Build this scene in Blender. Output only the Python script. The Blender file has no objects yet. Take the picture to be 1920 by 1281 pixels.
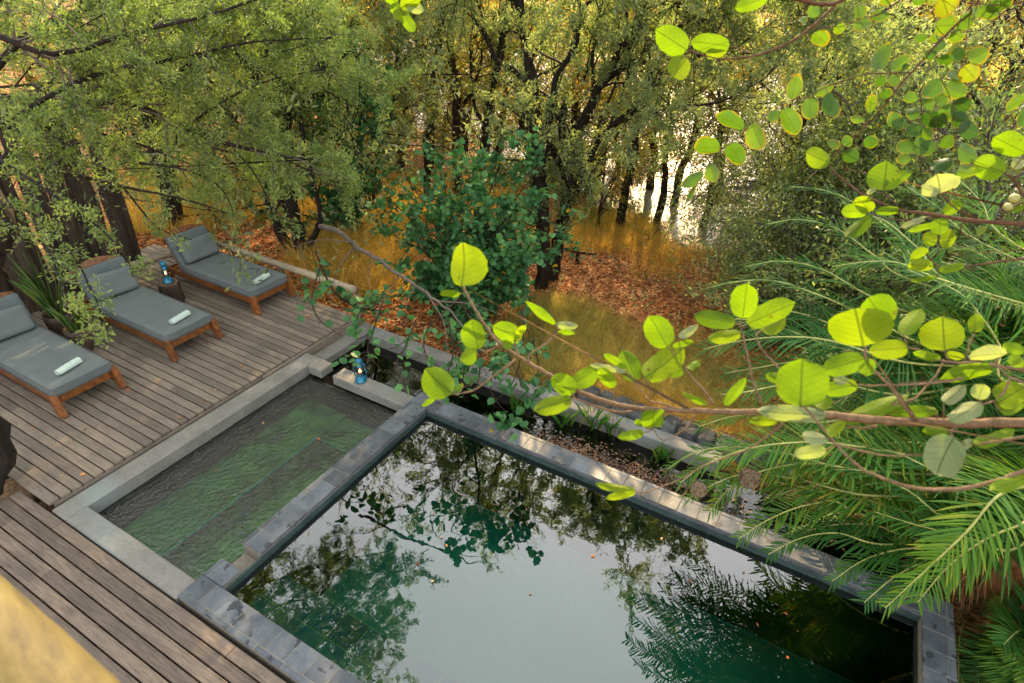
import bpy, bmesh, math, random
import numpy as np
from mathutils import Matrix, Vector

# ------------------------------------------------------------------ camera, sky, sun, exposure
SC = bpy.context.scene
COL = SC.collection
CAMPOS = np.array([0.0, 0.0, 4.7])
RGT = np.array([0.86777773, 0.49550393, 0.03791665])
UPV = np.array([-0.29174181, 0.44618737, 0.84605174])
FWD = np.array([-0.40230403, 0.74524673, -0.53175068])
FPX = 1145.34
cam = bpy.data.cameras.new('camera')
camo = bpy.data.objects.new('camera', cam)
COL.objects.link(camo)
camo.matrix_world = Matrix(((RGT[0], UPV[0], -FWD[0], 0), (RGT[1], UPV[1], -FWD[1], 0), (RGT[2], UPV[2], -FWD[2], 4.7), (0, 0, 0, 1)))
cam.sensor_width = 36
cam.lens = FPX / 1920 * 36
cam.clip_start = 0.05
cam.clip_end = 3000
cam.dof.use_dof = True
cam.dof.focus_distance = 7.5
cam.dof.aperture_fstop = 5.0
SC.camera = camo

SUN_AZ = math.radians(-17)      # from +Y towards +X
SUN_EL = math.radians(26)
world = bpy.data.worlds.new('World')
SC.world = world
world.use_nodes = True
wn = world.node_tree
for n in list(wn.nodes): wn.nodes.remove(n)
wo = wn.nodes.new('ShaderNodeOutputWorld')
bg = wn.nodes.new('ShaderNodeBackground')
sky = wn.nodes.new('ShaderNodeTexSky')
sky.sky_type = 'NISHITA'
sky.sun_disc = False
sky.sun_elevation = SUN_EL
sky.sun_rotation = SUN_AZ
sky.air_density = 1.0
sky.dust_density = 2.5
sky.ozone_density = 1.0
hs = wn.nodes.new('ShaderNodeHueSaturation')
hs.inputs['Saturation'].default_value = 0.30
wn.links.new(sky.outputs[0], hs.inputs['Color'])
haze = wn.nodes.new('ShaderNodeMix'); haze.data_type = 'RGBA'; haze.blend_type = 'ADD'
haze.inputs[0].default_value = 1.0
haze.inputs[7].default_value = (4.6, 4.6, 4.45, 1)      # even veil of thin high cloud over the clear sky
wn.links.new(hs.outputs[0], haze.inputs[6])
wn.links.new(haze.outputs[2], bg.inputs['Color'])
bg.inputs['Strength'].default_value = 0.093
wn.links.new(bg.outputs[0], wo.inputs[0])

sl = bpy.data.lights.new('sun', 'SUN')
sl.energy = 5.0
sl.angle = math.radians(0.6)
sl.color = (1.0, 0.70, 0.36)
so = bpy.data.objects.new('sun', sl)
COL.objects.link(so)
sd = Vector((math.sin(SUN_AZ) * math.cos(SUN_EL), math.cos(SUN_AZ) * math.cos(SUN_EL), math.sin(SUN_EL)))
so.rotation_euler = sd.to_track_quat('Z', 'Y').to_euler()
SC.view_settings.view_transform = 'Standard'
SC.view_settings.look = 'None'
SC.view_settings.exposure = 1.65
SC.view_settings.gamma = 1
SC.cycles.max_bounces = 8
SC.cycles.diffuse_bounces = 5
SC.cycles.glossy_bounces = 3
SC.cycles.transmission_bounces = 4
SC.cycles.transparent_max_bounces = 12
SC.cycles.caustics_reflective = False
SC.cycles.caustics_refractive = False

# ------------------------------------------------------------------ helpers
def ray(u, v):
    return FWD + RGT * ((u - 960) / FPX) - UPV * ((v - 640.5) / FPX)
def D(u, v, d):
    return CAMPOS + ray(u, v) * d
def WZ(u, v, z):
    r = ray(u, v)
    return CAMPOS + r * ((z - 4.7) / r[2])
def WY(u, v, y):
    r = ray(u, v)
    return CAMPOS + r * (y / r[1])

def nrm(a):
    a = np.asarray(a, float)
    return a / np.maximum(np.linalg.norm(a, axis=-1, keepdims=True), 1e-9)

def tag(o, label=None, cat=None, group=None, kind=None):
    if label: o['label'] = label
    if cat: o['category'] = cat
    if group: o['group'] = group
    if kind: o['kind'] = kind
    return o

def empty(name, loc, label, cat, group=None, rz=0.0):
    o = bpy.data.objects.new(name, None)
    COL.objects.link(o)
    o.location = loc
    o.rotation_euler = (0, 0, rz)
    o.empty_display_size = 0.1
    return tag(o, label, cat, group)

class MB:
    """collects geometry in world (or local) coordinates and links it as ONE mesh object"""
    def __init__(s):
        s.V = []; s.F = []; s.var = []; s.mi = []; s.uv = []; s.n = 0
    def add(s, V, F, var=0.5, mi=0, uv=None):
        V = np.asarray(V, float).reshape(-1, 3)
        F = np.asarray(F, int)
        s.V.append(V)
        s.F.append(F + s.n)
        s.mi.append(np.full(len(F), mi, int))
        if np.ndim(var) == 0: var = np.full(len(V), var)
        s.var.append(np.asarray(var, float))
        s.uv.append(np.zeros((len(V), 2)) if uv is None else np.asarray(uv, float))
        s.n += len(V)
        return s
    def merge(s, o):
        for k in range(len(o.V)):
            s.V.append(o.V[k]); s.var.append(o.var[k]); s.uv.append(o.uv[k])
        for k in range(len(o.F)):
            s.F.append(o.F[k] + s.n); s.mi.append(o.mi[k])
        s.n += o.n; o.n = 0
    def build(s, name, mats, parent=None, smooth=False, origin=None):
        V = np.concatenate(s.V); var = np.concatenate(s.var); uv = np.concatenate(s.uv)
        par_off = np.zeros(3)
        if origin is not None: V = V - np.asarray(origin)
        me = bpy.data.meshes.new(name)
        loops = np.concatenate([f.ravel() for f in s.F])
        sizes = np.concatenate([np.full(len(f), f.shape[1]) for f in s.F])
        mi = np.concatenate(s.mi)
        starts = np.concatenate([[0], np.cumsum(sizes)[:-1]])
        me.vertices.add(len(V)); me.vertices.foreach_set('co', V.ravel().astype(np.float32))
        me.loops.add(len(loops)); me.loops.foreach_set('vertex_index', loops.astype(np.int32))
        me.polygons.add(len(sizes)); me.polygons.foreach_set('loop_start', starts.astype(np.int32))
        try: me.polygons.foreach_set('loop_total', sizes.astype(np.int32))
        except Exception: pass
        me.polygons.foreach_set('material_index', mi.astype(np.int32))
        me.polygons.foreach_set('use_smooth', np.full(len(sizes), bool(smooth)))
        a = me.attributes.new('var', 'FLOAT', 'POINT'); a.data.foreach_set('value', var.astype(np.float32))
        a = me.attributes.new('luv', 'FLOAT_VECTOR', 'POINT')
        a.data.foreach_set('vector', np.c_[uv, np.zeros(len(uv))].ravel().astype(np.float32))
        me.update(calc_edges=True)
        for m in (mats if isinstance(mats, (list, tuple)) else [mats]): me.materials.append(m)
        o = bpy.data.objects.new(name, me)
        COL.objects.link(o)
        if parent is not None:
            o.parent = parent
        if origin is not None and parent is None:
            o.location = origin
        return o

QB = np.array([[0, 3, 2, 1], [4, 5, 6, 7], [0, 1, 5, 4], [1, 2, 6, 5], [2, 3, 7, 6], [3, 0, 4, 7]])
def box(mb, x0, x1, y0, y1, z0, z1, var=0.5, mi=0, M=None):
    V = np.array([[x0, y0, z0], [x1, y0, z0], [x1, y1, z0], [x0, y1, z0], [x0, y0, z1], [x1, y0, z1], [x1, y1, z1], [x0, y1, z1]], float)
    if M is not None: V = V @ np.asarray(M)[:3, :3].T + np.asarray(M)[:3, 3]
    return mb.add(V, QB, var, mi)

def bbox(mb, x0, x1, y0, y1, z0, z1, b=0.006, var=0.5, mi=0, M=None):
    """box with chamfered edges"""
    c = np.array([(x0 + x1) / 2, (y0 + y1) / 2, (z0 + z1) / 2]); h = np.array([x1 - x0, y1 - y0, z1 - z0]) / 2
    b = min(b, h.min() * 0.9)
    V = []; idx = {}
    for sx in (-1, 1):
        for sy in (-1, 1):
            for sz in (-1, 1):
                s = np.array([sx, sy, sz])
                for a in range(3):
                    p = s * (h - b); p[a] = s[a] * h[a]
                    idx[(sx, sy, sz, a)] = len(V); V.append(c + p)
    F4 = []; F3 = []
    for a in range(3):
        o1, o2 = [i for i in range(3) if i != a]
        for s in (-1, 1):
            q = []
            for (t1, t2) in ((-1, -1), (1, -1), (1, 1), (-1, 1)):
                k = [0, 0, 0]; k[a] = s; k[o1] = t1; k[o2] = t2
                q.append(idx[(*k, a)])
            F4.append(q)
    for a in range(3):   # edges along axis a
        o1, o2 = [i for i in range(3) if i != a]
        for t1 in (-1, 1):
            for t2 in (-1, 1):
                k0 = [0, 0, 0]; k0[a] = -1; k0[o1] = t1; k0[o2] = t2
                k1 = list(k0); k1[a] = 1
                F4.append([idx[(*k0, o1)], idx[(*k1, o1)], idx[(*k1, o2)], idx[(*k0, o2)]])
    for sx in (-1, 1):
        for sy in (-1, 1):
            for sz in (-1, 1):
                F3.append([idx[(sx, sy, sz, a)] for a in range(3)])
    V = np.array(V)
    def orient(F):
        out = []
        for f in F:
            p = V[f]; n = np.cross(p[1] - p[0], p[2] - p[0])
            if np.dot(n, p.mean(0) - c) < 0: f = f[::-1]
            out.append(f)
        return np.array(out)
    F4 = orient(F4); F3 = orient(F3)
    if M is not None: V = V @ np.asarray(M)[:3, :3].T + np.asarray(M)[:3, 3]
    mb.add(V, F4, var, mi)
    mb.F.append(F3 + mb.n - len(V)); mb.mi.append(np.full(len(F3), mi, int))
    return mb

def TM(loc=(0, 0, 0), rx=0, ry=0, rz=0):
    return np.array(Matrix.Translation(loc) @ Matrix.Rotation(rz, 4, 'Z') @ Matrix.Rotation(ry, 4, 'Y') @ Matrix.Rotation(rx, 4, 'X'))

def rbox(mb, size, r, n=10, M=None, noise=0.0, seed=0, puff=0.0, var=0.5):
    """soft rounded cushion"""
    h = np.array(size) / 2
    rs = np.random.RandomState(seed)
    ph = rs.rand(6, 3) * 6.28; fr = rs.randn(6, 3) * 6
    for a in range(3):
        o1, o2 = [(1, 2), (2, 0), (0, 1)][a]
        for s in (-1, 1):
            g = np.linspace(-1, 1, n * 2)
            A, B = np.meshgrid(g, g, indexing='ij')
            P = np.zeros(A.shape + (3,)); P[..., a] = s * h[a]; P[..., o1] = A * h[o1]; P[..., o2] = B * h[o2]
            inner = np.clip(P, -(h - r), h - r)
            d = P - inner
            P = inner + nrm(d) * r
            if puff:
                e = (1 - (P[..., 0] / h[0]) ** 4) * (1 - (P[..., 1] / h[1]) ** 4)
                P[..., 2] *= (1 - puff) + puff * 2 * np.clip(e, 0, 1)
            if noise:
                w = sum(np.sin(P @ fr[k] + ph[k, 0]) for k in range(6)) / 6
                P = P + nrm(P) * (noise * w)[..., None]
            N = n * 2
            i, j = np.meshgrid(np.arange(N - 1), np.arange(N - 1), indexing='ij')
            k = (i * N + j).ravel()
            F = np.stack([k, k + N, k + N + 1, k + 1], 1)
            if s < 0: F = F[:, ::-1]
            V = P.reshape(-1, 3)
            if M is not None: V = V @ M[:3, :3].T + M[:3, 3]
            mb.add(V, F, var)
    return mb

def lathe(mb, prof, n=20, M=None, var=0.5, mi=0, cap=True):
    prof = np.asarray(prof, float)
    a = np.linspace(0, 2 * math.pi, n, endpoint=False)
    V = np.stack([np.outer(prof[:, 0], np.cos(a)), np.outer(prof[:, 0], np.sin(a)), np.repeat(prof[:, 1:2], n, 1)], -1).reshape(-1, 3)
    F = []
    m = len(prof)
    i, j = np.meshgrid(np.arange(m - 1), np.arange(n), indexing='ij')
    k = (i * n + j).ravel(); k2 = (i * n + (j + 1) % n).ravel()
    F = np.stack([k, k2, k2 + n, k + n], 1)
    if M is not None: V = V @ M[:3, :3].T + M[:3, 3]
    return mb.add(V, F, var, mi)

def tube(mb, P, R, n=6, var=0.5, mi=0, cap=False, lumpy=0.0, rs=None):
    P = np.asarray(P, float); m = len(P)
    R = np.full(m, R) if np.ndim(R) == 0 else np.asarray(R, float)
    T = np.gradient(P, axis=0); T = nrm(T)
    ref = np.array([0., 0, 1]) if abs(T[0][2]) < 0.8 else np.array([1., 0, 0])
    A = nrm(np.cross(T, ref)); B = np.cross(T, A)
    a = np.linspace(0, 2 * math.pi, n, endpoint=False)
    rr = R[:, None] * np.ones(n)
    if lumpy and rs is not None:
        rr = rr * (1 + lumpy * rs.randn(m, n) * 0.5 + lumpy * 0.6 * np.sin(a * 3 + rs.rand() * 6)[None])
    V = P[:, None] + (A[:, None] * np.cos(a)[None, :, None] + B[:, None] * np.sin(a)[None, :, None]) * rr[..., None]
    V = V.reshape(-1, 3)
    i, j = np.meshgrid(np.arange(m - 1), np.arange(n), indexing='ij')
    k = (i * n + j).ravel(); k2 = (i * n + (j + 1) % n).ravel()
    mb.add(V, np.stack([k, k2, k2 + n, k + n], 1), var, mi)
    if cap:
        for e, c in ((0, P[0]), (m - 1, P[-1])):
            idx = np.arange(n) + e * n
            base = mb.n - m * n
            mb.V.append(c[None]); mb.var.append(np.array([0.5])); mb.uv.append(np.zeros((1, 2)))
            ci = mb.n; mb.n += 1
            f = np.stack([idx + base, np.roll(idx, -1) + base, np.full(n, ci)], 1)
            if e == 0: f = f[:, ::-1]
            mb.F.append(f); mb.mi.append(np.full(n, mi, int))
    return mb

def smooth_line(P, k=6):
    """Catmull-Rom resample"""
    P = np.asarray(P, float)
    if len(P) < 3:
        t = np.linspace(0, 1, k + 1)[:, None]
        return P[0] * (1 - t) + P[-1] * t
    Q = np.vstack([2 * P[0] - P[1], P, 2 * P[-1] - P[-2]])
    out = []
    for i in range(1, len(Q) - 2):
        for t in np.linspace(0, 1, k, endpoint=False):
            a, b, c, d = Q[i - 1], Q[i], Q[i + 1], Q[i + 2]
            out.append(0.5 * ((2 * b) + (-a + c) * t + (2 * a - 5 * b + 4 * c - d) * t * t + (-a + 3 * b - 3 * c + d) * t ** 3))
    out.append(P[-1])
    return np.array(out)

def leaves(mb, P, Dr, Nn, L, W, var, shape='fold', fold=0.25, mi=0):
    """many small leaves: P base points, Dr directions, Nn face normals"""
    n = len(P)
    if n == 0: return
    Dr = nrm(Dr); S = nrm(np.cross(Dr, Nn)); Nn = np.cross(S, Dr)
    L = np.broadcast_to(L, (n,))[:, None]; W = np.broadcast_to(W, (n,))[:, None]
    if shape == 'rhomb':
        V = np.stack([P, P + Dr * L * .5 + S * W * .5, P + Dr * L, P + Dr * L * .5 - S * W * .5], 1)
        F = np.arange(n)[:, None] * 4 + np.array([[0, 1, 2, 3]])
        mb.add(V.reshape(-1, 3), F, np.repeat(var, 4), mi)
    elif shape == 'blade':
        V = np.stack([P - S * W * .5, P + S * W * .5, P + Dr * L * .5 + S * W * .4, P + Dr * L * .5 - S * W * .4, P + Dr * L], 1)
        b = np.arange(n)[:, None] * 5
        mb.add(V.reshape(-1, 3), b + np.array([[0, 1, 2, 3]]), np.repeat(var, 5), mi)
        mb.F.append(b + np.array([[3, 2, 4]]) + mb.n - len(V) * 5); mb.mi.append(np.full(n, mi, int))
    else:
        up = Nn * W * fold
        V = np.stack([P, P + Dr * L * .25 + S * W * .45 + up, P + Dr * L * .66 + S * W * .42 + up, P + Dr * L, P + Dr * L * .66 - S * W * .42 + up, P + Dr * L * .25 - S * W * .45 + up], 1)
        b = np.arange(n)[:, None] * 6
        mb.add(V.reshape(-1, 3), np.vstack([b + np.array([[0, 1, 2, 3]]), b + np.array([[0, 3, 4, 5]])]), np.repeat(var, 6), mi)

# ------------------------------------------------------------------ materials
def new_mat(name):
    m = bpy.data.materials.new(name); m.use_nodes = True
    nt = m.node_tree
    for n in list(nt.nodes): nt.nodes.remove(n)
    out = nt.nodes.new('ShaderNodeOutputMaterial')
    return m, nt, out
def node(nt, t, **kw):
    n = nt.nodes.new('ShaderNode' + t)
    for k, v in kw.items():
        if k.startswith('i_'):
            key = k[2:]
            key = int(key) if key.isdigit() else key.replace('_', ' ')
            if hasattr(v, 'is_output') or isinstance(v, bpy.types.NodeSocket): nt.links.new(v, n.inputs[key])
            else: n.inputs[key].default_value = v
        else: setattr(n, k, v)
    return n
def ramp(nt, fac, stops, interp='LINEAR'):
    r = nt.nodes.new('ShaderNodeValToRGB')
    r.color_ramp.interpolation = interp
    e = r.color_ramp.elements
    while len(e) < len(stops): e.new(0.5)
    for k, (p, c) in enumerate(stops):
        e[k].position = p; e[k].color = (*c, 1) if len(c) == 3 else c
    nt.links.new(fac, r.inputs[0])
    return r.outputs[0]
def texco(nt, scale=(1, 1, 1), kind='Object'):
    tc = nt.nodes.new('ShaderNodeTexCoord')
    mp = nt.nodes.new('ShaderNodeMapping')
    mp.inputs['Scale'].default_value = scale
    nt.links.new(tc.outputs[kind], mp.inputs[0])
    return mp.outputs[0]
def noise(nt, vec, scale, detail=4, rough=0.55, out=0):
    n = node(nt, 'TexNoise', i_Scale=scale, i_Detail=detail, i_Roughness=rough)
    nt.links.new(vec, n.inputs['Vector'])
    return n.outputs[out]
def mix(nt, fac, a, b, mode='MIX'):
    m = nt.nodes.new('ShaderNodeMix'); m.data_type = 'RGBA'; m.blend_type = mode
    for s, v in ((m.inputs[0], fac), (m.inputs[6], a), (m.inputs[7], b)):
        if isinstance(v, bpy.types.NodeSocket): nt.links.new(v, s)
        else: s.default_value = v if not isinstance(v, tuple) or len(v) == 4 else (*v, 1)
    return m.outputs[2]
def math_(nt, op, a, b=0.0, c=0.0):
    m = nt.nodes.new('ShaderNodeMath'); m.operation = op
    for s, v in ((m.inputs[0], a), (m.inputs[1], b), (m.inputs[2], c)):
        if isinstance(v, bpy.types.NodeSocket): nt.links.new(v, s)
        else: s.default_value = v
    return m.outputs[0]
def attr(nt, name='var', o='Fac'):
    return node(nt, 'Attribute', attribute_name=name).outputs[o]
def bump(nt, h, strength, dist=0.02):
    return node(nt, 'Bump', i_Strength=strength, i_Distance=dist, i_Height=h).outputs[0]
def princ(nt, out, color, rough=0.6, spec=0.5, normal=None, metallic=0.0):
    p = nt.nodes.new('ShaderNodeBsdfPrincipled')
    for s, v in ((p.inputs['Base Color'], color), (p.inputs['Roughness'], rough), (p.inputs['Specular IOR Level'], spec), (p.inputs['Metallic'], metallic)):
        if isinstance(v, bpy.types.NodeSocket): nt.links.new(v, s)
        else: s.default_value = (*v, 1) if isinstance(v, tuple) and len(v) == 3 else v
    if normal is not None: nt.links.new(normal, p.inputs['Normal'])
    if out is not None: nt.links.new(p.outputs[0], out.inputs[0])
    return p

def leaf_mat(name, stops, trans=0.45, tcol=(1.0, 1.15, 0.45), rough=0.5, spec=0.35, veins=False, edge=None):
    m, nt, out = new_mat(name)
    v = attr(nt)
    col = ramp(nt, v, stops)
    nz = noise(nt, texco(nt), 14 if veins else 3, 2)
    col = mix(nt, 1.0, col, ramp(nt, nz, [(0.3, (0.78, 0.80, 0.78)), (0.7, (1.18, 1.12, 1.1))]), 'MULTIPLY')
    nrmv = None
    if veins:
        luv = attr(nt, 'luv', 'Vector')
        sep = node(nt, 'SeparateXYZ', i_0=luv)
        x = math_(nt, 'ABSOLUTE', sep.outputs[0]); t = sep.outputs[1]
        mid = math_(nt, 'LESS_THAN', x, 0.022)
        s = math_(nt, 'SUBTRACT', math_(nt, 'MULTIPLY', t, 6.5), math_(nt, 'MULTIPLY', x, 3.6))
        fr = math_(nt, 'ABSOLUTE', math_(nt, 'SUBTRACT', math_(nt, 'FRACT', s), 0.5))
        side = math_(nt, 'LESS_THAN', fr, 0.045)
        vein = math_(nt, 'MAXIMUM', mid, math_(nt, 'MULTIPLY', side, 0.55))
        fine = noise(nt, texco(nt), 160, 2)
        col = mix(nt, math_(nt, 'MULTIPLY', vein, 0.75), col, (0.06, 0.09, 0.012))
        sp = noise(nt, texco(nt), 34, 1)
        spf = math_(nt, 'GREATER_THAN', sp, 0.74)
        col = mix(nt, math_(nt, 'MULTIPLY', spf, 0.6), col, (0.10, 0.06, 0.015))
        nrmv = bump(nt, math_(nt, 'ADD', math_(nt, 'MULTIPLY', vein, 0.6), fine), 0.35, 0.002)
        if edge:
            sep2 = node(nt, 'SeparateXYZ', i_0=luv)
            r = math_(nt, 'ADD', math_(nt, 'MULTIPLY', math_(nt, 'SUBTRACT', t, 0.45), math_(nt, 'SUBTRACT', t, 0.45)), math_(nt, 'MULTIPLY', math_(nt, 'MULTIPLY', x, x), 1.2))
            en = math_(nt, 'ADD', r, math_(nt, 'MULTIPLY', math_(nt, 'SUBTRACT', noise(nt, texco(nt), 22, 3), 0.5), 0.25))
            ef = ramp(nt, math_(nt, 'ADD', en, math_(nt, 'MULTIPLY', math_(nt, 'SUBTRACT', v, 0.5), 0.14)), [(0.205, (0, 0, 0)), (0.29, (0.9, 0.9, 0.9))])
            col = mix(nt, ef, col, edge)
    p = princ(nt, None, col, rough, spec, nrmv)
    tr = nt.nodes.new('ShaderNodeBsdfTranslucent')
    nt.links.new(mix(nt, 1.0, col, (*tcol, 1), 'MULTIPLY'), tr.inputs[0])
    if nrmv is not None: nt.links.new(nrmv, tr.inputs['Normal'])
    ms = nt.nodes.new('ShaderNodeMixShader'); ms.inputs[0].default_value = trans
    nt.links.new(p.outputs[0], ms.inputs[1]); nt.links.new(tr.outputs[0], ms.inputs[2])
    nt.links.new(ms.outputs[0], out.inputs[0])
    return m

def bark_mat(name, a, b, scale=18, stretch=(1, 1, .25), bstr=0.6):
    m, nt, out = new_mat(name)
    co = texco(nt, stretch)
    n1 = noise(nt, co, scale, 6, 0.7); n2 = noise(nt, texco(nt), scale * .15, 3)
    col = ramp(nt, n1, [(0.3, a), (0.72, b)])
    col = mix(nt, math_(nt, 'MULTIPLY', n2, 0.5), col, tuple(0.5 * x for x in a))
    princ(nt, out, col, 0.85, 0.2, bump(nt, n1, bstr, 0.02))
    return m

def wood_mat(name, a, b, c, rough=0.6, stretch=(1.2, 14, 14), stain=0.35, spec=0.4, dark=(0.05, 0.04, 0.03)):
    m, nt, out = new_mat(name)
    v = attr(nt)
    off = node(nt, 'CombineXYZ', i_0=math_(nt, 'MULTIPLY', v, 37.0), i_1=math_(nt, 'MULTIPLY', v, 11.0))
    def offs(co):
        return node(nt, 'VectorMath', operation='ADD', i_0=co, i_1=off.outputs[0]).outputs[0]
    co = offs(texco(nt, stretch))
    g = noise(nt, co, 5, 6, 0.65)
    g2 = noise(nt, offs(texco(nt, (0.8, 3, 3))), 3.0, 4, 0.6)
    col = ramp(nt, g, [(0.28, a), (0.5, b), (0.75, c)])
    col = mix(nt, 1.0, col, ramp(nt, v, [(0, (0.72, 0.70, 0.68)), (0.5, (1.0, 0.99, 0.97)), (1, (1.22, 1.17, 1.10))]), 'MULTIPLY')
    col = mix(nt, math_(nt, 'MULTIPLY', ramp(nt, g2, [(0.5, (0, 0, 0)), (0.72, (1, 1, 1))]), stain), col, dark)
    big = noise(nt, texco(nt, (1, 1, 1)), 1.7, 4, 0.6)
    col = mix(nt, 1.0, col, ramp(nt, big, [(0.3, (0.8, 0.8, 0.82)), (0.7, (1.12, 1.1, 1.06))]), 'MULTIPLY')
    princ(nt, out, col, rough, spec, bump(nt, g, 0.35, 0.004))
    return m

def stone_mat(name, a, b, c=None, scale=6, rough=0.75, bstr=0.25, spots=None, var_amp=0.0, spec=0.35):
    m, nt, out = new_mat(name)
    co = texco(nt)
    n1 = noise(nt, co, scale, 7, 0.62); n2 = noise(nt, co, scale * 9, 4, 0.6); n3 = noise(nt, co, scale * 0.3, 3)
    col = ramp(nt, n1, [(0.3, a), (0.68, b)])
    if c: col = mix(nt, ramp(nt, n3, [(0.5, (0, 0, 0)), (0.65, (0.8, 0.8, 0.8))]), col, c)
    col = mix(nt, 1.0, col, ramp(nt, n2, [(0.3, (0.86, 0.86, 0.86)), (0.7, (1.1, 1.1, 1.1))]), 'MULTIPLY')
    if var_amp:
        v = attr(nt)
        col = mix(nt, 1.0, col, ramp(nt, v, [(0, (1 - var_amp,) * 3), (1, (1 + var_amp,) * 3)]), 'MULTIPLY')
    if spots:
        ns = noise(nt, co, spots[0], 3, 0.5)
        f = ramp(nt, ns, [(spots[1], (0, 0, 0)), (spots[1] + 0.02, (1, 1, 1))])
        col = mix(nt, math_(nt, 'MULTIPLY', f, spots[3]), col, spots[2])
    princ(nt, out, col, rough, spec, bump(nt, math_(nt, 'ADD', n1, math_(nt, 'MULTIPLY', n2, 0.3)), bstr, 0.01))
    return m

def plain_mat(name, col, rough=0.5, spec=0.5, metallic=0.0, nz=0.15, scale=8, bstr=0.0):
    m, nt, out = new_mat(name)
    n1 = noise(nt, texco(nt), scale, 4)
    c = mix(nt, 1.0, (*col, 1), ramp(nt, n1, [(0.3, (1 - nz,) * 3), (0.7, (1 + nz,) * 3)]), 'MULTIPLY')
    princ(nt, out, c, rough, spec, bump(nt, n1, bstr, 0.01) if bstr else None, metallic)
    return m

def water_mat(name, tint, ior=1.45, ripple=0.05, scale=3.0, fine=None, rough=0.0, body=None, bodyfac=0.0, gcol=(1, 1, 1)):
    m, nt, out = new_mat(name)
    co = texco(nt, (1, 1, 1))
    h = noise(nt, co, scale, 3, 0.5)
    if fine: h = math_(nt, 'ADD', h, math_(nt, 'MULTIPLY', noise(nt, co, fine[0], 3, 0.6), fine[1]))
    bn = bump(nt, h, 1.0, ripple)
    fr = node(nt, 'Fresnel', i_IOR=ior, i_Normal=bn)
    gl = node(nt, 'BsdfGlossy', i_Roughness=rough, i_Normal=bn)
    gl.inputs['Color'].default_value = (*gcol, 1)
    tr = node(nt, 'BsdfTransparent'); tr.inputs[0].default_value = (*tint, 1)
    base = tr.outputs[0]
    if body:
        df = node(nt, 'BsdfDiffuse'); df.inputs[0].default_value = (*body, 1)
        mm = node(nt, 'MixShader', i_0=bodyfac); nt.links.new(base, mm.inputs[1]); nt.links.new(df.outputs[0], mm.inputs[2]); base = mm.outputs[0]
    ms = node(nt, 'MixShader', i_0=fr.outputs[0]); nt.links.new(base, ms.inputs[1]); nt.links.new(gl.outputs[0], ms.inputs[2])
    nt.links.new(ms.outputs[0], out.inputs[0])
    return m

M = {}
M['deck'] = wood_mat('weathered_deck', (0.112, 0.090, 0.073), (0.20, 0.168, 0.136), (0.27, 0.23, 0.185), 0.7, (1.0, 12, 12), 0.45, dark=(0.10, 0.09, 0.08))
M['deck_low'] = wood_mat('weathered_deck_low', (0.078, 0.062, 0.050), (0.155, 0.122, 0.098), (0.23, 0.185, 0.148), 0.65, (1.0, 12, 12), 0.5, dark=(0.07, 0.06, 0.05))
M['redwood'] = wood_mat('oiled_redwood', (0.07, 0.022, 0.006), (0.20, 0.068, 0.016), (0.34, 0.135, 0.034), 0.38, (4, 4, 4), 0.2, 0.5, dark=(0.05, 0.012, 0.004))
M['deadlog'] = wood_mat('dark_log', (0.012, 0.009, 0.007), (0.05, 0.036, 0.027), (0.11, 0.08, 0.06), 0.85, (10, 10, 0.7), 0.4)
M['pole'] = wood_mat('grey_pole', (0.17, 0.135, 0.09), (0.33, 0.27, 0.19), (0.45, 0.38, 0.27), 0.75, (1.2, 10, 10), 0.25)
M['postw'] = wood_mat('post_wood', (0.09, 0.065, 0.035), (0.20, 0.15, 0.085), (0.30, 0.24, 0.14), 0.8, (10, 10, 1.2), 0.35)
M['yellowlog'] = wood_mat('yellow_log', (0.032, 0.025, 0.007), (0.085, 0.068, 0.017), (0.14, 0.115, 0.036), 0.7, (2, 9, 9), 0.25, dark=(0.12, 0.07, 0.02))
M['concrete'] = stone_mat('pool_concrete', (0.155, 0.150, 0.135), (0.245, 0.235, 0.21), (0.225, 0.255, 0.245), 3.2, 0.8, 0.2)
M['concrete_damp'] = stone_mat('damp_concrete', (0.14, 0.13, 0.11), (0.24, 0.225, 0.19), (0.10, 0.09, 0.06), 4, 0.8, 0.25)
M['slate'] = stone_mat('slate_tile', (0.055, 0.066, 0.080), (0.115, 0.130, 0.148), None, 5, 0.42, 0.35, (8, 0.63, (0.022, 0.026, 0.032), 0.85), 0.32, 0.5)
M['grout'] = stone_mat('grout', (0.17, 0.15, 0.12), (0.28, 0.25, 0.20), None, 30, 0.9, 0.2)
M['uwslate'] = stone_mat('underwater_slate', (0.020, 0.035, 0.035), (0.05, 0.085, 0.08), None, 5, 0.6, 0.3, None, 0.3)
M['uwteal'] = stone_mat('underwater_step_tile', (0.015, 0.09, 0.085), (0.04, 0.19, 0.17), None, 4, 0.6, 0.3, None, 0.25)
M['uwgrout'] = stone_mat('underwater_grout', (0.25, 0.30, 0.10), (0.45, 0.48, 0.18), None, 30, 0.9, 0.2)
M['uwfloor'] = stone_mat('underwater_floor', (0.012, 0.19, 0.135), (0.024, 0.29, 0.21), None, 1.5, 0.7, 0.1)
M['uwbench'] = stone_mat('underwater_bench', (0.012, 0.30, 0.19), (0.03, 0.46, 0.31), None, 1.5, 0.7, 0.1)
M['algae'] = stone_mat('algae_floor', (0.006, 0.035, 0.003), (0.10, 0.40, 0.035), (0.015, 0.22, 0.11), 3.5, 0.9, 0.3)
M['tealline'] = plain_mat('teal_edge', (0.04, 0.35, 0.30), 0.6, nz=0.35, scale=25)
M['fabric'] = plain_mat('grey_canvas', (0.135, 0.155, 0.155), 0.75, 0.3, nz=0.10, scale=5, bstr=0.12)
M['fabric2'] = plain_mat('grey_canvas_back', (0.105, 0.13, 0.135), 0.75, 0.3, nz=0.12, scale=6, bstr=0.2)
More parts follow.
